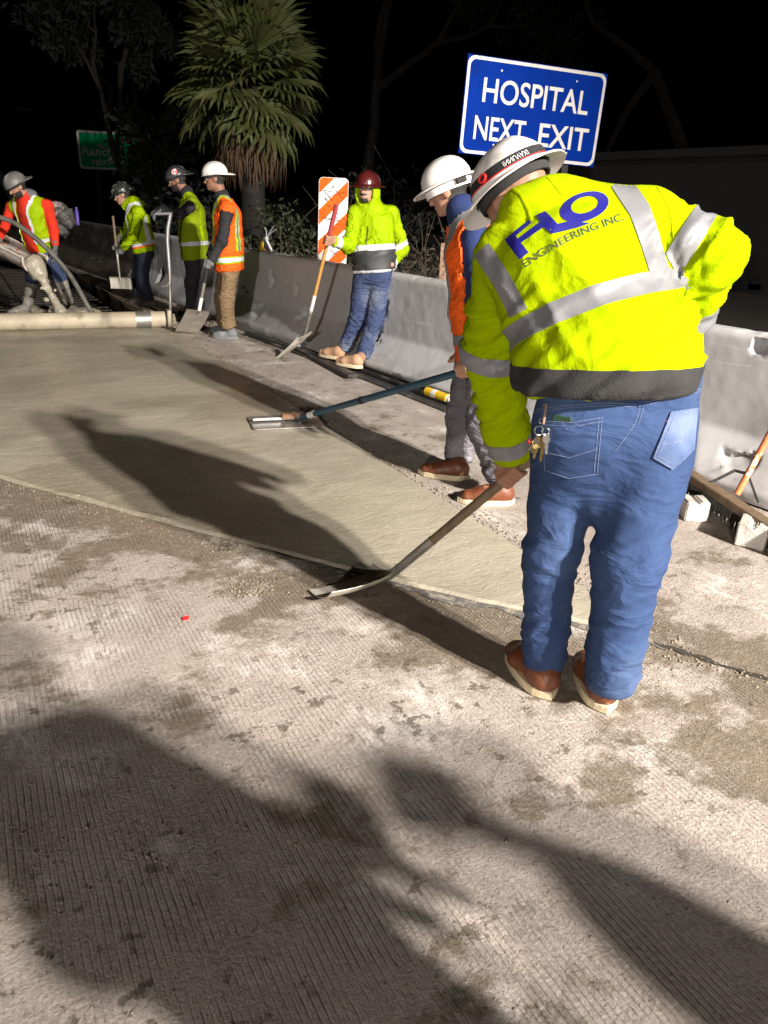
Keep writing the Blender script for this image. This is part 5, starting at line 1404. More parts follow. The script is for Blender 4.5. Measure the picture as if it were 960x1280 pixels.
# ---- 7. man in red sweater by the chute
J = JP(pel=(50, 312, 10.10), chest=(38, 266, 10.02), neck=(30, 244, 9.95), head=(22, 234, 9.88), shL=(59, 257, 10.0), elL=(68, 288, 10.05), wrL=(69, 308, 9.98), shR=(15, 259, 10.12), elR=(5, 285, 10.05), wrR=(-4, 302, 9.9),
       hipL=(57, 318, 10.08), knL=(74, 346, 10.0), anL=(85, 376, 10.05), hipR=(44, 318, 10.12), knR=(41, 348, 10.08), anR=(36, 376, 10.1))
feet(J, gr(88, 388, -.02), gr(38, 392, -.02), -CH*.75-CR*.6, .30, -.02)
m7 = worker('man in red sweater, yellow vest and muddy rubber boots by the chute', GW, J, nrm(-CH*.8-CR*.6), nrm(-CH*.6-CR*.7-cZ*.55), dict(
    res=.014, hres=.008, girth=1.0, trousers=MT['jean2'], top=MT['red'], topname='sweater', hem=-.0, hat=MT['hat_grey'], brim='cap', hat_back=True, hatsc=1.05, boot=MT['rubber_boot'], solem=MT['rubber_boot'], boot_tall=True, legcut=-.22, legnear=.36, skin=MT['skin'], beard='full',
    handL=('open', J['wrL'], V(0, 0, -1)-CR*.1, CR, 1.15, .5), handR=('open', J['wrR'], -CR-cZ*.4, cZ, 1.1, .7), gloves=MT['glove'], vest=MT['hiviz_shell'], vestarm=.02, vopen=(.105, -.01), vbands=((.12, .045, MT['refl_white'], 'vest_stripe'),), vstraps=((.12, .04, MT['refl_white'], 'vest_strap', 1), (-.12, .04, MT['refl_white'], 'vest_strap', 1)), strap_from=.22))
hv = union([Ball(J['neck']-nrm(-CH*.8-CR*.6)*.06, (.10, .10, .08)), Cone(J['neck']-CR*.06, J['neck']+CR*.07+CH*.02, .05, .055)], .03)
q = surface(hv, .014); person_part('hood', folds(q[0], q[1], [], .008, 14), q[1], MT['glove'], m7['root'], m7['base'])

# ---- two onlookers behind the camera: only their shadows reach the picture
def onlooker(x, y, h, label, top, tr, armsout=.0, girth=1.0, face=(-.2, 1)):
    k = h/1.75; f_ = nrm(V(face[0], face[1], 0)); s_ = default_side(f_); b_ = V(x, y, 0)
    L = lambda r, fw, z: b_ + s_*r*k + f_*fw*k + cZ*z*k
    J = dict(pel=L(0, 0, .95), chest=L(0, .0, 1.30), neck=L(0, .01, 1.48), head=L(0, .03, 1.62), waist=L(0, 0, 1.10), shL=L(-.19, 0, 1.42), shR=L(.19, 0, 1.42), elL=L(-.26-armsout, -.02, 1.14), elR=L(.26+armsout, -.02, 1.14), wrL=L(-.22, .16, .98), wrR=L(.22, .16, .98),
             hipL=L(-.10, 0, .90), hipR=L(.10, 0, .90), knL=L(-.12, .02, .50), knR=L(.12, .02, .50), anL=L(-.13, 0, .10), anR=L(.13, 0, .10))
    feet(J, L(-.13, -.06, 0), L(.13, -.06, 0), f_, .29)
    worker(label, 'onlookers behind the camera', J, f_, f_, dict(girth=girth, res=.022, hres=.012, shoeres=.014, handres=.009, trousers=tr, top=top, hat=MT['hat_white'], brim='full', boot=MT['boot_dark'], solem=MT['boot_dark'],
           handL=('open', J['wrL'], V(0, 0, -1), s_, 1, .5), handR=('open', J['wrR'], V(0, 0, -1), -s_, 1, .5), vest=MT['orange'], vbands=((.12, .05, MT['refl_white'], 'vest_stripe'),)))
onlooker(1.06, -.46, 1.84, 'onlooker in navy behind the camera, nearer the barrier', MT['navy'], MT['darkjean'], .0, 1.25)
onlooker(1.88, -1.22, 1.80, 'onlooker in grey farthest behind the camera beside the barrier', MT['glove'], MT['black'], -.04, 1.3, (-1, -.2))

# ================================================================== TOOLS AND SITE CLUTTER
def shovel_blade(c, d, s, n, L, W, rnd, bow=.02, th=.003):
    """blade from socket c along d, width along s, dished towards n"""
    m = MB(); nu, nv = 10, 9; top = []; 
    for i in range(nu):
        t = i/(nu-1)
        w = W/2*(1 if not rnd else (1-max(0, (t-.55)/.45)**2.2*.96)) * (1 if t > .04 else .92)
        for j in range(nv):
            x = -1+2*j/(nv-1)
            top.append(c + d*L*t + s*w*x + n*(bow*(x*x) + .012*math.sin(PI*t)*-1 + (.03*(.12-t)/.12 if t < .12 else 0)))
    v = top + [p - n*th for p in top]; f = []; N_ = nu*nv
    for i in range(nu-1):
        for j in range(nv-1):
            a = i*nv+j; f.append((a, a+1, a+nv+1, a+nv)); f.append((N_+a, N_+a+nv, N_+a+nv+1, N_+a+1))
    for i in range(nu-1):
        for j in (0, nv-1):
            a = i*nv+j; q = (a, a+nv, N_+a+nv, N_+a); f.append(q if j == 0 else q[::-1])
    for j in range(nv-1):
        f.append((j+1, j, N_+j, N_+j+1)); a = (nu-1)*nv+j; f.append((a, a+1, N_+a+1, N_+a))
    m.add(v, f); return m
def shovel(name, label, top, sock, tip, s, n, W, rnd, shaft, r, parts=(), blade=None, bow=.02):
    d = nrm(tip-sock); root = empty(name, tip); tag(root, label, 'shovel', 'shovels used by the workers')
    ax = nrm(top-sock); L = np.linalg.norm(top-sock)
    m = MB(); m.tube([sock+ax*.18, sock+ax*L*.6, top], [r, r*1.02, r*.95], 12); m.build('shaft', shaft, root, True, base=tip)
    m = MB(); m.tube([sock+d*.06, sock, sock+ax*.06, sock+ax*.30], [r*.75, r*.95, r*1.05, r*1.12], 12); m.build('socket', MT['steel'], root, True, base=tip)
    bm_ = shovel_blade(sock+d*.01, d, nrm(s), nrm(n), np.linalg.norm(tip-sock)-.01, W, rnd, bow); bm_.build('blade', blade or MT['blade'], root, True, base=tip)
    for (a, b_, rr, mm, nm_) in parts:
        m = MB(); m.tube([sock+ax*L*a, sock+ax*L*b_], r*rr, 12); m.build(nm_, mm, root, True, base=tip)
    return root
# 1. the foreground shovel: blade flat on the patch edge, seen edge-on
tipf = gr(402, 747, .03); sockf = FS0; df_ = nrm(tipf-sockf); sf_ = nrm(V(ray(440, 740)[0], ray(440, 740)[1], -.30)); sf_ = nrm(sf_-df_*(sf_@df_)); nf_ = np.cross(sf_, df_); nf_ = nf_*np.sign(nf_[2]); topf = FS0 + fsd*1.36
shovel('shovel', 'old shovel with dark wooden shaft scraping the patch edge in the foreground', topf, sockf, tipf, sf_, nf_, .22, False, MT['wood_dark'], .018, bow=.028)
# 3. red-hat man's shovel
t3 = at(421, 255, 7.05); s3 = at(381, 420, 7.60); k3 = gr(350, 447, .01)
shovel('shovel', 'square shovel with yellow wooden shaft and red grip', t3, s3, k3, nrm(CR*.8-CH*.35+cZ*.45), nrm(-CH*.8+cZ*.5), .23, False, MT['wood'], .0165,
       ((.79, 1.0, 1.18, MT['red_grip'], 'grip'), (.20, .34, 1.10, MT['tape'], 'tape')), bow=.012)
# 4. orange vest man's shovel
t4 = at(263, 314, 8.46); s4 = at(249, 388, 8.50); k4 = gr(233, 416, .01)
shovel('shovel', 'square shovel with dark shaft resting by the khaki trousers', t4, s4, k4, nrm(CR*.95-cZ*.1+CH*.2), nrm(-CH*.9+cZ*.3), .25, False, MT['char'], .017, ((.0, .22, 1.15, MT['tape'], 'tape'),), bow=.012)
# 6. hooded man's shovel
t6 = at(141, 270, 10.72); s6 = at(149.5, 345, 10.72); k6 = at(152, 361, 10.70)
shovel('shovel', 'square shovel with plain wooden shaft held by the yellow hooded jacket', t6, s6, k6, CR, -CH, .28, False, MT['wood_dark'], .017, bow=.012)

# bull float with long blue pole
def bull_float():
    c = gr(357, 527, .02); root = empty('bull_float', c); tag(root, 'bull float with long dark blue pole on the wet concrete', 'bull float')
    a1 = nrm(gr(392, 533)-gr(329, 536)); a1 = nrm(V(a1[0], a1[1], 0)); a2 = np.cross(cZ, a1)
    m = MB(); poly = rrect(-.25, -.17, .25, .17, .03, 3); m.prism(poly, c-V(0, 0, .004), a1, a2, .007); m.build('float_blade', MT['steel'], root, base=c)
    m = MB(); m.box(c+V(0, 0, .026), (.46, .02, .018), (a1, a2, cZ)); m.build('stiffener', MT['alu'], root, base=c)
    m = MB(); m.box(c+a1*.02+V(0, 0, .04), (.10, .07, .035), (a1, a2, cZ), bev=.008); m.tube([c+a1*.05+V(0, 0, .05), FL0+fld*.06], [.02, .022], 10); m.build('bracket', MT['rust'], root, base=c)
    m = MB(); m.tube([FL0, FL0+fld*1.3, FLh+fld*.55], .021, 14); m.build('pole', MT['blue_pole'], root, True, base=c)
    m = MB(); m.tube([FL0+fld*.16, FL0+fld*.24], .0222, 14); m.build('pole_label', MT['tape'], root, True, base=c)
    m = MB(); m.tube([FL0+fld*.80, FL0+fld*.84], .0235, 14); m.build('pole_joint', MT['char'], root, True, base=c)
bull_float()

# roller screed: long pipe with end bracket and upright handle
def roller_screed():
    zc = .10; pr = gr(206, 399, zc); pl_ = pr + V(-5.6, .62, 0)*1.0; dx = nrm(pl_-pr)
    root = empty('roller_screed', V(pr[0], pr[1], 0)); tag(root, 'cement coated roller screed pipe lying across the far end of the patch', 'roller screed'); B = V(pr[0], pr[1], 0)
    R_ = .093
    def tub(a, b_, r, nm_, mm):
        m = MB(); m.tube([pr+dx*a, pr+dx*b_], r, 24); m.build(nm_, mm, root, True, base=B)
    tub(.0, .16, R_, 'roller', MT['pipe']); tub(.16, .33, R_*1.02, 'steel_band', MT['steel']); tub(.33, 5.6, R_, 'roller', MT['pipe'])
    m = MB(); m.box(pr-dx*.05, (.05, .16, .22), (dx, np.cross(cZ, dx), cZ), bev=.01); m.tube([pr-dx*.02, pr-dx*.12], .035, 12); m.tube([pr-dx*.1-cZ*.05, pr-dx*.1+cZ*.06], .02, 8); m.build('end_bracket', MT['pipe'], root, base=B)
    p0 = pr-dx*.07+cZ*.08; D = float(p0@cH); p1 = at(212, 340, D); p2 = at(209, 300, D); p3 = at(213, 268, D)
    m = MB(); m.tube([p0, p1], .017, 10); m.build('handle_post', MT['steel'], root, True, base=B)
    m = MB(); m.tube([p1, p2, p2*.5+p3*.5+CR*-.01, p3], [.021, .024, .024, .022], 10); m.build('handle', MT['alu'], root, True, base=B)
    m = MB(); m.tube([p3-CR*.16, p3+CR*.02+cZ*.01], .018, 10); m.build('crossbar', MT['alu'], root, True, base=B)
    q = at(212, 352, D); m = MB(); m.tube([q, q-CR*.04-cZ*.05, q-CR*.10-cZ*.06], [.016, .018, .010], 8); m.build('lever', MT['steel'], root, True, base=B)
roller_screed()

# truck chute with a tongue of concrete falling from it
def chute():
    D = 9.75; e0 = at(44, 322, D); e1 = at(-75, 262, D+.7); ax = nrm(e1-e0); L = np.linalg.norm(e1-e0)
    s = nrm(np.cross(ax, cZ)); u = np.cross(s, ax); B = V(e0[0], e0[1], 0); root = empty('concrete_chute', B)
    tag(root, 'white rusty concrete chute reaching in from the left', 'chute')
    v = []; f = []; n = 14; nl = 12; R_ = .17
    for o_ in (0, .012):
        for i in range(nl+1):
            for k in range(n+1):
                t = PI*k/n; v.append(e0 + ax*L*i/nl + s*math.cos(t)*(R_+o_) - u*math.sin(t)*(R_+o_))
    N_ = (nl+1)*(n+1)
    for i in range(nl):
        for k in range(n):
            a = i*(n+1)+k; f.append((a, a+n+1, a+n+2, a+1)); f.append((N_+a, N_+a+1, N_+a+n+2, N_+a+n+1))
    for k in range(n): f.append((k, k+1, N_+k+1, N_+k))
    for i in range(nl):
        for k in (0, n): a = i*(n+1)+k; f.append((a, N_+a, N_+a+n+1, a+n+1))
    m = MB(); m.add(v, f); m.build('trough', MT['chute'], root, True, base=B)
    for sg in (-1, 1):
        m = MB(); m.tube([e0+s*sg*(R_+.006), e1+s*sg*(R_+.006)], .016, 8); m.build('rim', MT['chute'], root, True, base=B)
    m = MB(); m.tube([e0-ax*.0+s*math.cos(t)*(R_+.014)-u*math.sin(t)*(R_+.014) for t in np.linspace(0, PI, 15)], .014, 8); m.build('lip', MT['chute'], root, True, base=B)
    # the concrete
    P = [Ell(e0+ax*.55-u*.12, e0-u*.10, .11, .12, .05, .06, s), Cone(e0-u*.09, e0-ax*.08-u*.16, .12, .10)]
    pts = [e0-ax*.08-u*.16, at(50, 342, D-.02), at(60, 362, D-.05), at(71, 380, D-.1), at(76, 389, D-.12)]; rr = [.085, .05, .04, .042, .07]
    for i in range(4): P.append(Cone(pts[i], pts[i+1], rr[i], rr[i+1]))
    for _ in range(10):
        c_ = pts[2]+RNG.normal(size=3)*.06+V(0, 0, random.uniform(-.15, .15)); P.append(Ball(c_, random.uniform(.018, .04)))
    foot = gr(78, 391, -.12); P.append(Ball(foot, (.36, .30, .09)))
    P.append(Ball(foot+CR*.35-CH*.1, (.25, .2, .10))); P.append(Ball(foot-CR*.45, (.3, .25, .09)))
    vv, ff = surface(union(P, .04), .016); vv = folds(vv, ff, [], .016, 22)
    o = link('poured_concrete', mesh_np('poured_concrete', vv-B, ff), MT['wet']); o.location = Vector(B); tag(o, 'stream of wet concrete falling from the chute end', 'concrete')
chute()
def tube_thing(name, pts, r, material, label, cat, n=10, smoothn=6, group=None):
    P = [np.asarray(p, float) for p in pts]; out = []
    for i in range(len(P)-1):
        p0, p1, p2, p3 = P[max(i-1, 0)], P[i], P[i+1], P[min(i+2, len(P)-1)]
        for k in range(smoothn):
            t = k/smoothn; out.append(.5*((2*p1)+(-p0+p2)*t+(2*p0-5*p1+4*p2-p3)*t*t+(-p0+3*p1-3*p2+p3)*t**3))
    out.append(P[-1]); m = MB(); m.tube(out, r, n); B = V(P[-1][0], P[-1][1], 0)
    o = m.build(name, material, None, True, base=B); o.location = Vector(B); return tag(o, label, cat, group)
tube_thing('hose', [at(-30, 268, 9.6), at(0, 272, 9.6), at(25, 283, 9.6), at(60, 312, 9.6), at(88, 345, 9.6), at(113, 388, 9.55), gr(122, 397, .01)], .03, MT['hose'], 'dusty black hose arching past the man in red', 'hose')
tube_thing('cable', [gr(-20, 330, -.1), at(20, 352, 11), gr(26, 372, -.15)], .008, MT['chute'], 'thin pale cable by the reinforcing bars at far left', 'cable')

# reinforcing bars in the open bay
rb = empty('reinforcing_mat', (-1.5, 13, -.24)); tag(rb, 'grid of dark reinforcing bars in the open bay', 'reinforcement')
m = MB(); m.tube([(-4.4, 0, 0), (3.4, 0, 0)], .011, 6); mt_ = m.mesh('bar'); mt_.materials.append(MT['pit'])
m = MB(); m.tube([(0, -2.6, 0), (0, 6.5, 0)], .011, 6); ml_ = m.mesh('bar'); ml_.materials.append(MT['pit'])
for i in range(26):
    o = link('bar', mt_, None, rb); o.location = (0, -2.45 + i*.30 + random.uniform(-.02, .02), .14)
for i in range(17):
    o = link('bar', ml_, None, rb); o.location = (-4.0 + i*.45 + random.uniform(-.02, .02), 0, .165)

# form boards
def board(name, a, b_, w, h, material, label, cat='board', z=.0, group=None, roll=0):
    a = np.asarray(a, float); b_ = np.asarray(b_, float); d = nrm(b_-a); s = nrm(np.cross(d, cZ)); c = (a+b_)/2; L = np.linalg.norm(b_-a)
    u = np.cross(s, d)
    m = MB(); m.box(V(0, 0, 0), (w, L, h), (s*math.cos(roll)+u*math.sin(roll), d, u*math.cos(roll)-s*math.sin(roll)), bev=.004); o = m.build(name, material); o.location = Vector(c+cZ*(z+h/2)); return tag(o, label, cat, group)
board('form_board', (2.12, 10.5, 0), (2.06, 15.5, 0), .20, .045, MT['board'], 'wide lumber plank along the open bay below the yellow hooded man', z=.003)
board('form_board', (2.42, 10.3, 0), (2.10, 14.2, 0), .10, .04, MT['board'], 'narrow lumber plank beside the wide one at the barrier foot', z=.003)

# long black strips and thin pipe at the foot of the barrier
def strip(name, pts, prof, material, label, group=None):
    v = []; n = len(prof); P = [np.asarray(p, float) for p in pts]; B = V(P[0][0], P[0][1], 0)
    for i, p in enumerate(P):
        d = nrm(P[min(i+1, len(P)-1)]-P[max(i-1, 0)]); s = nrm(np.cross(d, cZ))
        for (x, z) in prof: v.append(p + s*x + cZ*z)
    f = []
    for i in range(len(P)-1):
        for k in range(n): j = (k+1) % n; f.append((i*n+k, i*n+j, (i+1)*n+j, (i+1)*n+k))
    f.append(tuple(range(n))[::-1]); f.append(tuple((len(P)-1)*n+k for k in range(n)))
    m = MB(); m.add(v, f); o = m.build(name, material, None, False, base=B); o.location = Vector(B); return tag(o, label, 'strip', group)
ang = [(-.06, 0), (.06, 0), (.06, .035), (.05, .035), (.05, .010), (-.06, .010)]
chn = [(-.055, 0), (.055, 0), (.055, .045), (.043, .045), (.043, .012), (-.043, .012), (-.043, .045), (-.055, .045)]
strip('black_strip', [(3.36, 2.9, .004), (3.25, 4.5, .004), (3.15, 5.9, .004), (3.06, 7.0, .004), (2.93, 8.1, .02)], ang, MT['rubber'], 'long black angle strip at the barrier foot, nearest the road')
strip('black_strip', [(3.50, 3.2, .005), (3.38, 4.6, .005), (3.26, 6.0, .005), (3.17, 6.9, .005)], chn, MT['rubber'], 'black channel strip tight against the barrier foot')
strip('black_strip', [(2.99, 6.1, .030), (3.03, 6.9, .018), (3.05, 7.4, .022), (2.86, 8.6, .030)], [(-.05, 0), (.05, 0), (.05, .02), (-.05, .02)], MT['rubber'], 'loose black strip under the tan boots')
tube_thing('thin_pipe', [(3.06, 7.55, .05), (2.96, 8.5, .03), (2.82, 9.9, .03), (2.68, 11.1, .03)], .018, MT['alu'], 'thin pale pipe along the barrier foot left of the shovel', 'pipe')
m = MB(); c = gr(545, 493, .06); d = nrm(V(-.1, 1, 0)); m.tube([c-d*.16, c+d*.12], .036, 14); B = V(c[0], c[1], 0)
rt = empty('yellow_bottle', B); tag(rt, 'yellow bottle with white cap lying at the barrier foot', 'bottle'); m.build('body', MT['yellow'], rt, True, base=B)
m = MB(); m.tube([c-d*.16, c-d*.205], .030, 14); m.build('cap', MT['white'], rt, True, base=B)
m = MB(); m.tube([c-d*.02, c+d*.03], .0372, 14); m.build('label_band', MT['white'], rt, True, base=B)

# push broom leaning on the barrier, and two cast blocks
def broom():
    a = gr(856, 612, .05); b_ = gr(990, 690, .05); a = V(3.17, a[1], .05); b_ = V(3.10, b_[1], .05); a = gr(858, 604, .07); b_ = gr(985, 690, .05); c = (a+b_)/2; B = V(c[0], c[1], 0); d = nrm(b_-a); s = nrm(np.cross(d, cZ)); L = np.linalg.norm(b_-a)
    root = empty('push_broom', B); tag(root, 'push broom with worn orange handle leaning by the barrier', 'broom')
    m = MB(); m.box(c+cZ*.055, (.075, L, .045), (s, d, cZ), bev=.006); m.build('broom_head', MT['wood_dark'], root, base=B)
    m = MB()
    for i in range(int(L/.012)):
        for j in range(6):
            p = a + d*(.006+i*.012) + s*(-.03+j*.012); tp = V(random.gauss(0, .008), random.gauss(0, .008), -.085 + random.uniform(-.006, .01)); m.tube([p+cZ*.035, p+cZ*.035+tp], [.005, .003], 3, False)
    o = m.build('bristles', MT['bristle'], root, base=B); o['kind'] = 'stuff'
    h0 = at(921, 618, float(gr(925, 640)@cH)+.03); h1 = at(985, 500, float(h0@cH)+.12)
    m = MB(); m.tube([h0, h0+(h1-h0)*.5, h1], .017, 12); m.build('handle', MT['orange_handle'], root, True, base=B)
    br = h0+(h1-h0)*.22; m = MB(); m.tube([br, br-CR*.05+CH*.05, at(885, 605, float(br@cH))], [.009, .009, .008], 8); m.tube([br, at(948, 628, float(br@cH)-.03)], .006, 8); m.build('brace', MT['char'], root, True, base=B)
broom()
def cast_block(u, v, yaw, label, sc=1.0):
    p = gr(u, v); o_ = V(p[0], p[1], 0); ex = V(math.cos(yaw), math.sin(yaw), 0); ey = np.cross(cZ, ex)
    w, dpt, h = .125*sc, .125*sc, .115*sc
    poly = [(-w/2, 0), (w/2, 0), (w/2, h), (w*.12, h), (0, h-.020), (-w*.12, h), (-w/2, h)]
    bm = bmesh.new(); n = np.cross(ex, cZ)
    vs = [bm.verts.new(Vector(ex*x+cZ*z-n*dpt/2)) for x, z in poly]; ff = bm.faces.new(vs); r = bmesh.ops.extrude_face_region(bm, geom=[ff])
    bmesh.ops.translate(bm, verts=[g for g in r['geom'] if isinstance(g, bmesh.types.BMVert)], vec=Vector(n*dpt))
    bmesh.ops.bevel(bm, geom=bm.edges[:], offset=.006, segments=2, affect='EDGES'); bmesh.ops.recalc_face_normals(bm, faces=bm.faces[:])
    bmesh.ops.subdivide_edges(bm, edges=bm.edges[:], cuts=1, use_grid_fill=True)
    for x in bm.verts: x.co += Vector(((vnoise(np.array(x.co)*40+u)-.5)*.006,)*3)
    me = bpy.data.meshes.new('concrete_block'); bm.to_mesh(me); bm.free()
    o = link('concrete_block', me, MT['block']); o.location = Vector(o_); tag(o, label, 'block', 'small cast concrete blocks')
cast_block(865, 647, math.radians(-30), 'small grooved concrete block at the left end of the broom', .95)
cast_block(938, 680, math.radians(-58), 'small grooved concrete block in front of the broom, at the right edge', 1.1)

# striped vertical panel on the barrier
def panel():
    yy = 8.3; B = V(bx(yy)+.315, yy, .88)
    D = float(B@cH); TL, TR, BL, BR = at(398, 221, D), at(435, 223, D), at(397, 334, D), at(433, 336, D)
    ex = nrm(TR-TL); ey = nrm(cZ-ex*ex[2]); n = np.cross(ex, ey); W, Hh = np.linalg.norm(TR-TL), np.linalg.norm(TL-BL); o = BL
    root = empty('striped_panel', B); tag(root, 'orange and white striped vertical panel mounted on the barrier', 'traffic panel')
    out = rrect(0, 0, W, Hh, .045, 6); m = MB(); m.prism(out, o-n*.012, ex, ey, .012); m.build('panel_board', MT['white'], root, base=B)
    # diagonal orange stripes, clipped to the board
    bm = bmesh.new()
    def stripe(k0, k1):
        b2 = bmesh.new(); fv = [b2.verts.new((x, y, 0)) for x, y in rrect(.004, .004, W-.004, Hh-.004, .042, 6)]; b2.faces.new(fv)
        sl = .98; nn = Vector((-sl, 1, 0)).normalized()
        for (k, sg) in ((k0, 1), (k1, -1)): bmesh.ops.bisect_plane(b2, geom=b2.verts[:]+b2.edges[:]+b2.faces[:], plane_co=(0, k, 0), plane_no=nn*sg, clear_inner=True)
        v = [x.co.copy() for x in b2.verts]; fl = [[x.index for x in q.verts] for q in b2.faces]; b2.verts.index_update(); fl = [[x.index for x in q.verts] for q in b2.faces]; b2.free()
        if not fl: return
        me = mesh_np('orange_stripe', [o+ex*c_.x+ey*c_.y+n*.0025-B for c_ in v], fl, False); link('orange_stripe', me, MT['orange'], root)
    w_ = .148
    k = Hh-.02
    stripe(Hh-.165, Hh-.015+.06); stripe(Hh-.165-.315, Hh-.165-.165); stripe(Hh-.165-.63, Hh-.165-.48); stripe(Hh-.165-.945, Hh-.165-.795)
    # scrawled marker lines
    def ink(pts): 
        m = MB(); m.tube([o+ex*W*x+ey*Hh*y+n*.004 for x, y in pts], .0035, 5); m.build('marker_scrawl', MT['paint_black'], root, base=B)
    ink([(.15, .86), (.55, .845), (.32, .78), (.62, .83)]); ink([(.2, .85), (.48, .75)]); ink([(.58, .86), (.72, .83), (.88, .855)]); ink([(.66, .82), (.86, .775)]); ink([(.3, .70), (.48, .66), (.66, .645)]); ink([(.46, .70), (.68, .60)]); ink([(.22, .565), (.74, .535), (.66, .575), (.3, .535), (.22, .565)]); ink([(.2, .77), (.3, .745), (.3, .765), (.22, .775)]); ink([(.42, .45), (.56, .42), (.52, .47)]); ink([(.4, .22), (.6, .16), (.7, .2), (.44, .12)])
    m = MB(); m.lathe(o+ex*W*.5+ey*Hh*.905+n*.002, [(.014, 0), (.014, .006), (0, .008)], 10, (ex, ey, n)); m.build('bolt', MT['steel'], root, base=B)
    m = MB(); m.box(o+ex*W*.5+ey*Hh*.25-n*.035, (.04, Hh*1.3, .04), (ex, ey, n)); m.build('mount', MT['steel'], root, base=B)
panel()
# posts and small things behind or on the barrier
def post(u, v0, v1, D, w, material, name, label, cat='post', holes=True):
    t = at(u, v0, D); B = V(t[0], t[1], gz(t[0], t[1])); h = t[2]-B[2]
    m = MB(); prof = [(-w/2, 0), (-w/2, .03), (-w/2+.006, .03), (-w/2+.006, .006), (w/2-.006, .006), (w/2-.006, .03), (w/2, .03), (w/2, 0)]
    n = len(prof); ex, ey = CR, CH; v = [ex*x+ey*y for x, y in prof] + [ex*x+ey*y+cZ*h for x, y in prof]
    m.add(v, [tuple(range(n)), tuple(range(n, 2*n))[::-1]] + [(i, n+i, n+(i+1) % n, (i+1) % n) for i in range(n)])
    rt = empty(name, B); tag(rt, label, cat); m.build('channel', material, rt)
    if holes:
        for k in range(8):
            q = MB(); q.lathe(cZ*(h-.06-k*.07)-ey*.0015, [(0, 0), (.008, 0), (.008, -.002), (0, -.002)], 8, (ex, cZ, ey)); q.build('hole', MT['paint_black'], rt)
post(556, 304, 352, 7.4, .065, MT['rust'], 'steel_post', 'rusty perforated steel post behind the barrier')
B = at(334, 318, 9.5); B = V(bx(B[1])+.32, B[1], .88); D = float(B@cH)
rt = empty('standpipe', B); tag(rt, 'grey pipe stub with splayed wires standing on the barrier', 'pipe'); m = MB(); m.tube([B, at(333, 300, D)], .028, 10); m.tube([at(333, 300, D), at(333, 296, D)], .04, 10); m.build('pipe', MT['alu'], rt, True, base=B)
for (u, v) in ((342, 283), (346, 286), (331, 284)):
    m = MB(); m.tube([at(333, 297, D), at((333+u)/2+1, (297+v)/2-2, D), at(u, v, D)], .008, 6); m.build('wire', MT['alu'], rt, True, base=B)
B = at(321.5, 317, 9.7); B = V(bx(B[1])+.30, B[1], .885); m = MB(); m.box((0, 0, .05), (.055, .03, .10), bev=.008); m.box((0, 0, .008), (.08, .06, .016), bev=.004); o = m.build('reflector_tab', MT['yellow']); o.location = Vector(B); tag(o, 'small yellow reflector tab on top of the barrier', 'reflector')
def can(u, v, h, r, material, label):
    d = ray(u, v); yy = 13.0
    for _ in range(30): p = cC+d*(yy/d[1]); yy += ((bx(yy)+.30)-p[0])*-.3 if False else 0
    B = V(bx(15.3)+.30, 15.3, .88); D = float(B@cH); p = at(u, v, D); B = V(p[0], p[1], p[2])
    yv = p[1]; B = V(p[0], p[1], .88)
    m = MB(); m.lathe((0, 0, 0), [(0, 0), (r, 0), (r, h*.78), (r*.7, h*.84), (r*.7, h), (0, h)], 14); o = m.build('spray_can', material, None, True); o.location = Vector(B); tag(o, label, 'can')
    return B
can(89, 275, .26, .034, MT['white'], 'white can on top of the dark barrier'); can(97, 277, .30, .036, MT['purple'], 'purple can on top of the dark barrier')
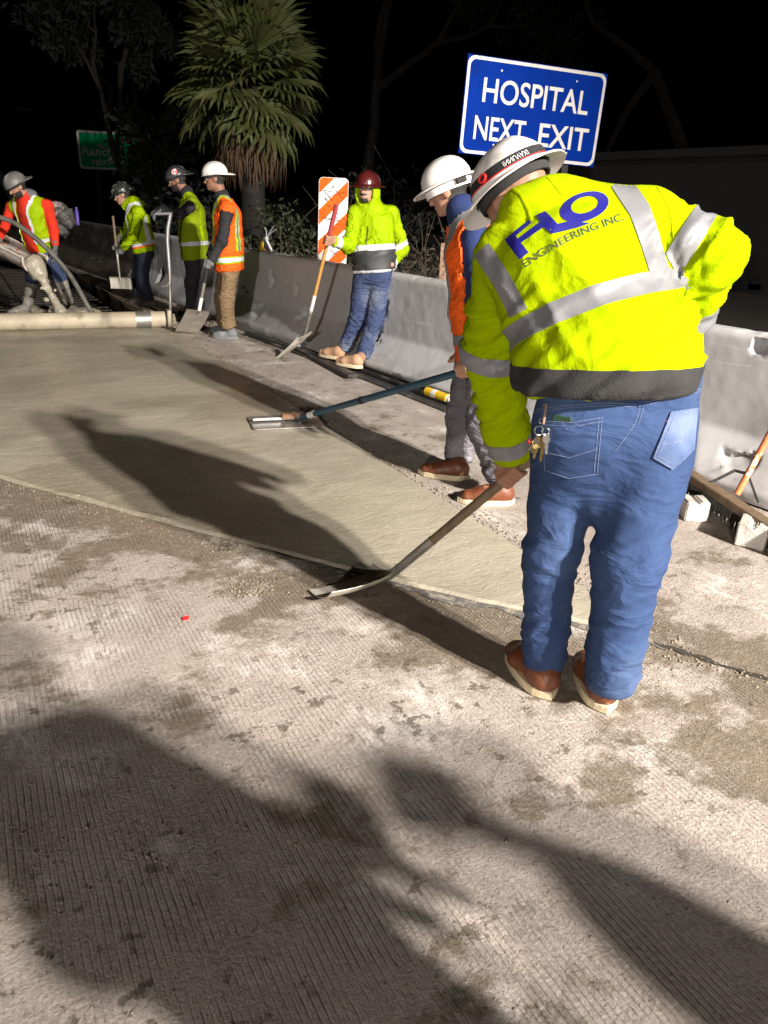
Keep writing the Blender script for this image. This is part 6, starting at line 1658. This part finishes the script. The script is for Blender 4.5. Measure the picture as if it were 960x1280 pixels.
# crumpled bundle on the dark barrier behind the man in red
B = V(bx(14.6)+.30, 14.6, .60); D = float(B@cH); P = [Ball(at(70, 258, D), (.11, .11, .09)), Ball(at(79, 268, D), (.15, .14, .12)), Ball(at(83, 277, D), (.13, .12, .11)), Ball(at(74, 286, D), (.11, .11, .2)), Ball(at(69, 272, D), (.11, .1, .14))]
v, f = surface(union(P, .05), .02); v = folds(v, f, [(P[0].c, P[3].c, .5, .05, 11, .8, -.3, 1.3)], .05, 9)
o = link('crumpled_bundle', mesh_np('crumpled_bundle', v-B, f), mat('crumpled_sheeting', (.12, .115, .11), (.06, .055, .05), 9, .6, .5, 18, c3=(.42, .30, .30), s3=5, lo3=.56, hi3=.62)); o.location = Vector(B); tag(o, 'crumpled grey plastic bundle heaped over the dark barrier', 'bundle')
# tiny red scrap on the pavement
p = gr(232, 773, .004); m = MB(); m.prism([(-.012, -.008), (.010, -.010), (.014, .006), (.0, .012), (-.010, .006)], (0, 0, 0), (1, 0, .12), (0, 1, .2), .003); o = m.build('red_scrap', MT['keyred']); o.location = Vector(p); tag(o, 'tiny red scrap lying on the pavement', 'scrap')
# open joint running on from the corner of the patch
a_, b_ = gr(795, 797), gr(1010, 866); d_ = nrm(V(b_[0]-a_[0], b_[1]-a_[1], 0)); s_ = np.cross(cZ, d_); n_ = 60; v = []; f = []
for i in range(n_):
    q = a_+(b_-a_)*i/(n_-1); w = .004+.014*vnoise(V(i*.45, 2, 4)); off = .02*(vnoise(V(i*.3, 7, 1))-.5)
    v += [tuple(q+s_*(off+w)+cZ*.004), tuple(q+s_*(off-w)+cZ*.004)]
f = [(2*i, 2*i+1, 2*i+3, 2*i+2) for i in range(n_-1)]
tag(link('pavement_joint', mesh_np('pavement_joint', v, f, False), MT['pit']), 'dark open joint in the pavement right of the patch', None, None, 'structure')
# dark wet margin where the old slab was cut, along the front of the patch
v = []; f = []; ys_ = np.linspace(1.62, 3.1, 90)
for i, y in enumerate(ys_):
    x = np.interp(y, EY, EX); tx = np.interp(y+.05, EY, EX)-x; n2 = nrm(V(-.05, tx, 0)); w = (.018+.055*vnoise(V(i*.33, 5, 2)))*min(1, i/8, (89-i)/25); o0 = .004+.02*vnoise(V(i*.5, 1, 8))
    p = V(x, y, 0); v += [tuple(p+n2*o0+cZ*.0042), tuple(p+n2*(o0+w)+cZ*.0042)]
f = [(2*i, 2*i+1, 2*i+3, 2*i+2) for i in range(89)]
tag(link('cut_margin', mesh_np('cut_margin', v, f, False), mat('cut_margin_slurry', (.085, .085, .09), (.15, .14, .125), 30, .55, .5, 60, c3=(.26, .235, .19), s3=22, lo3=.5, hi3=.6)), 'dark slurry margin along the front edge of the patch', None, None, 'structure')
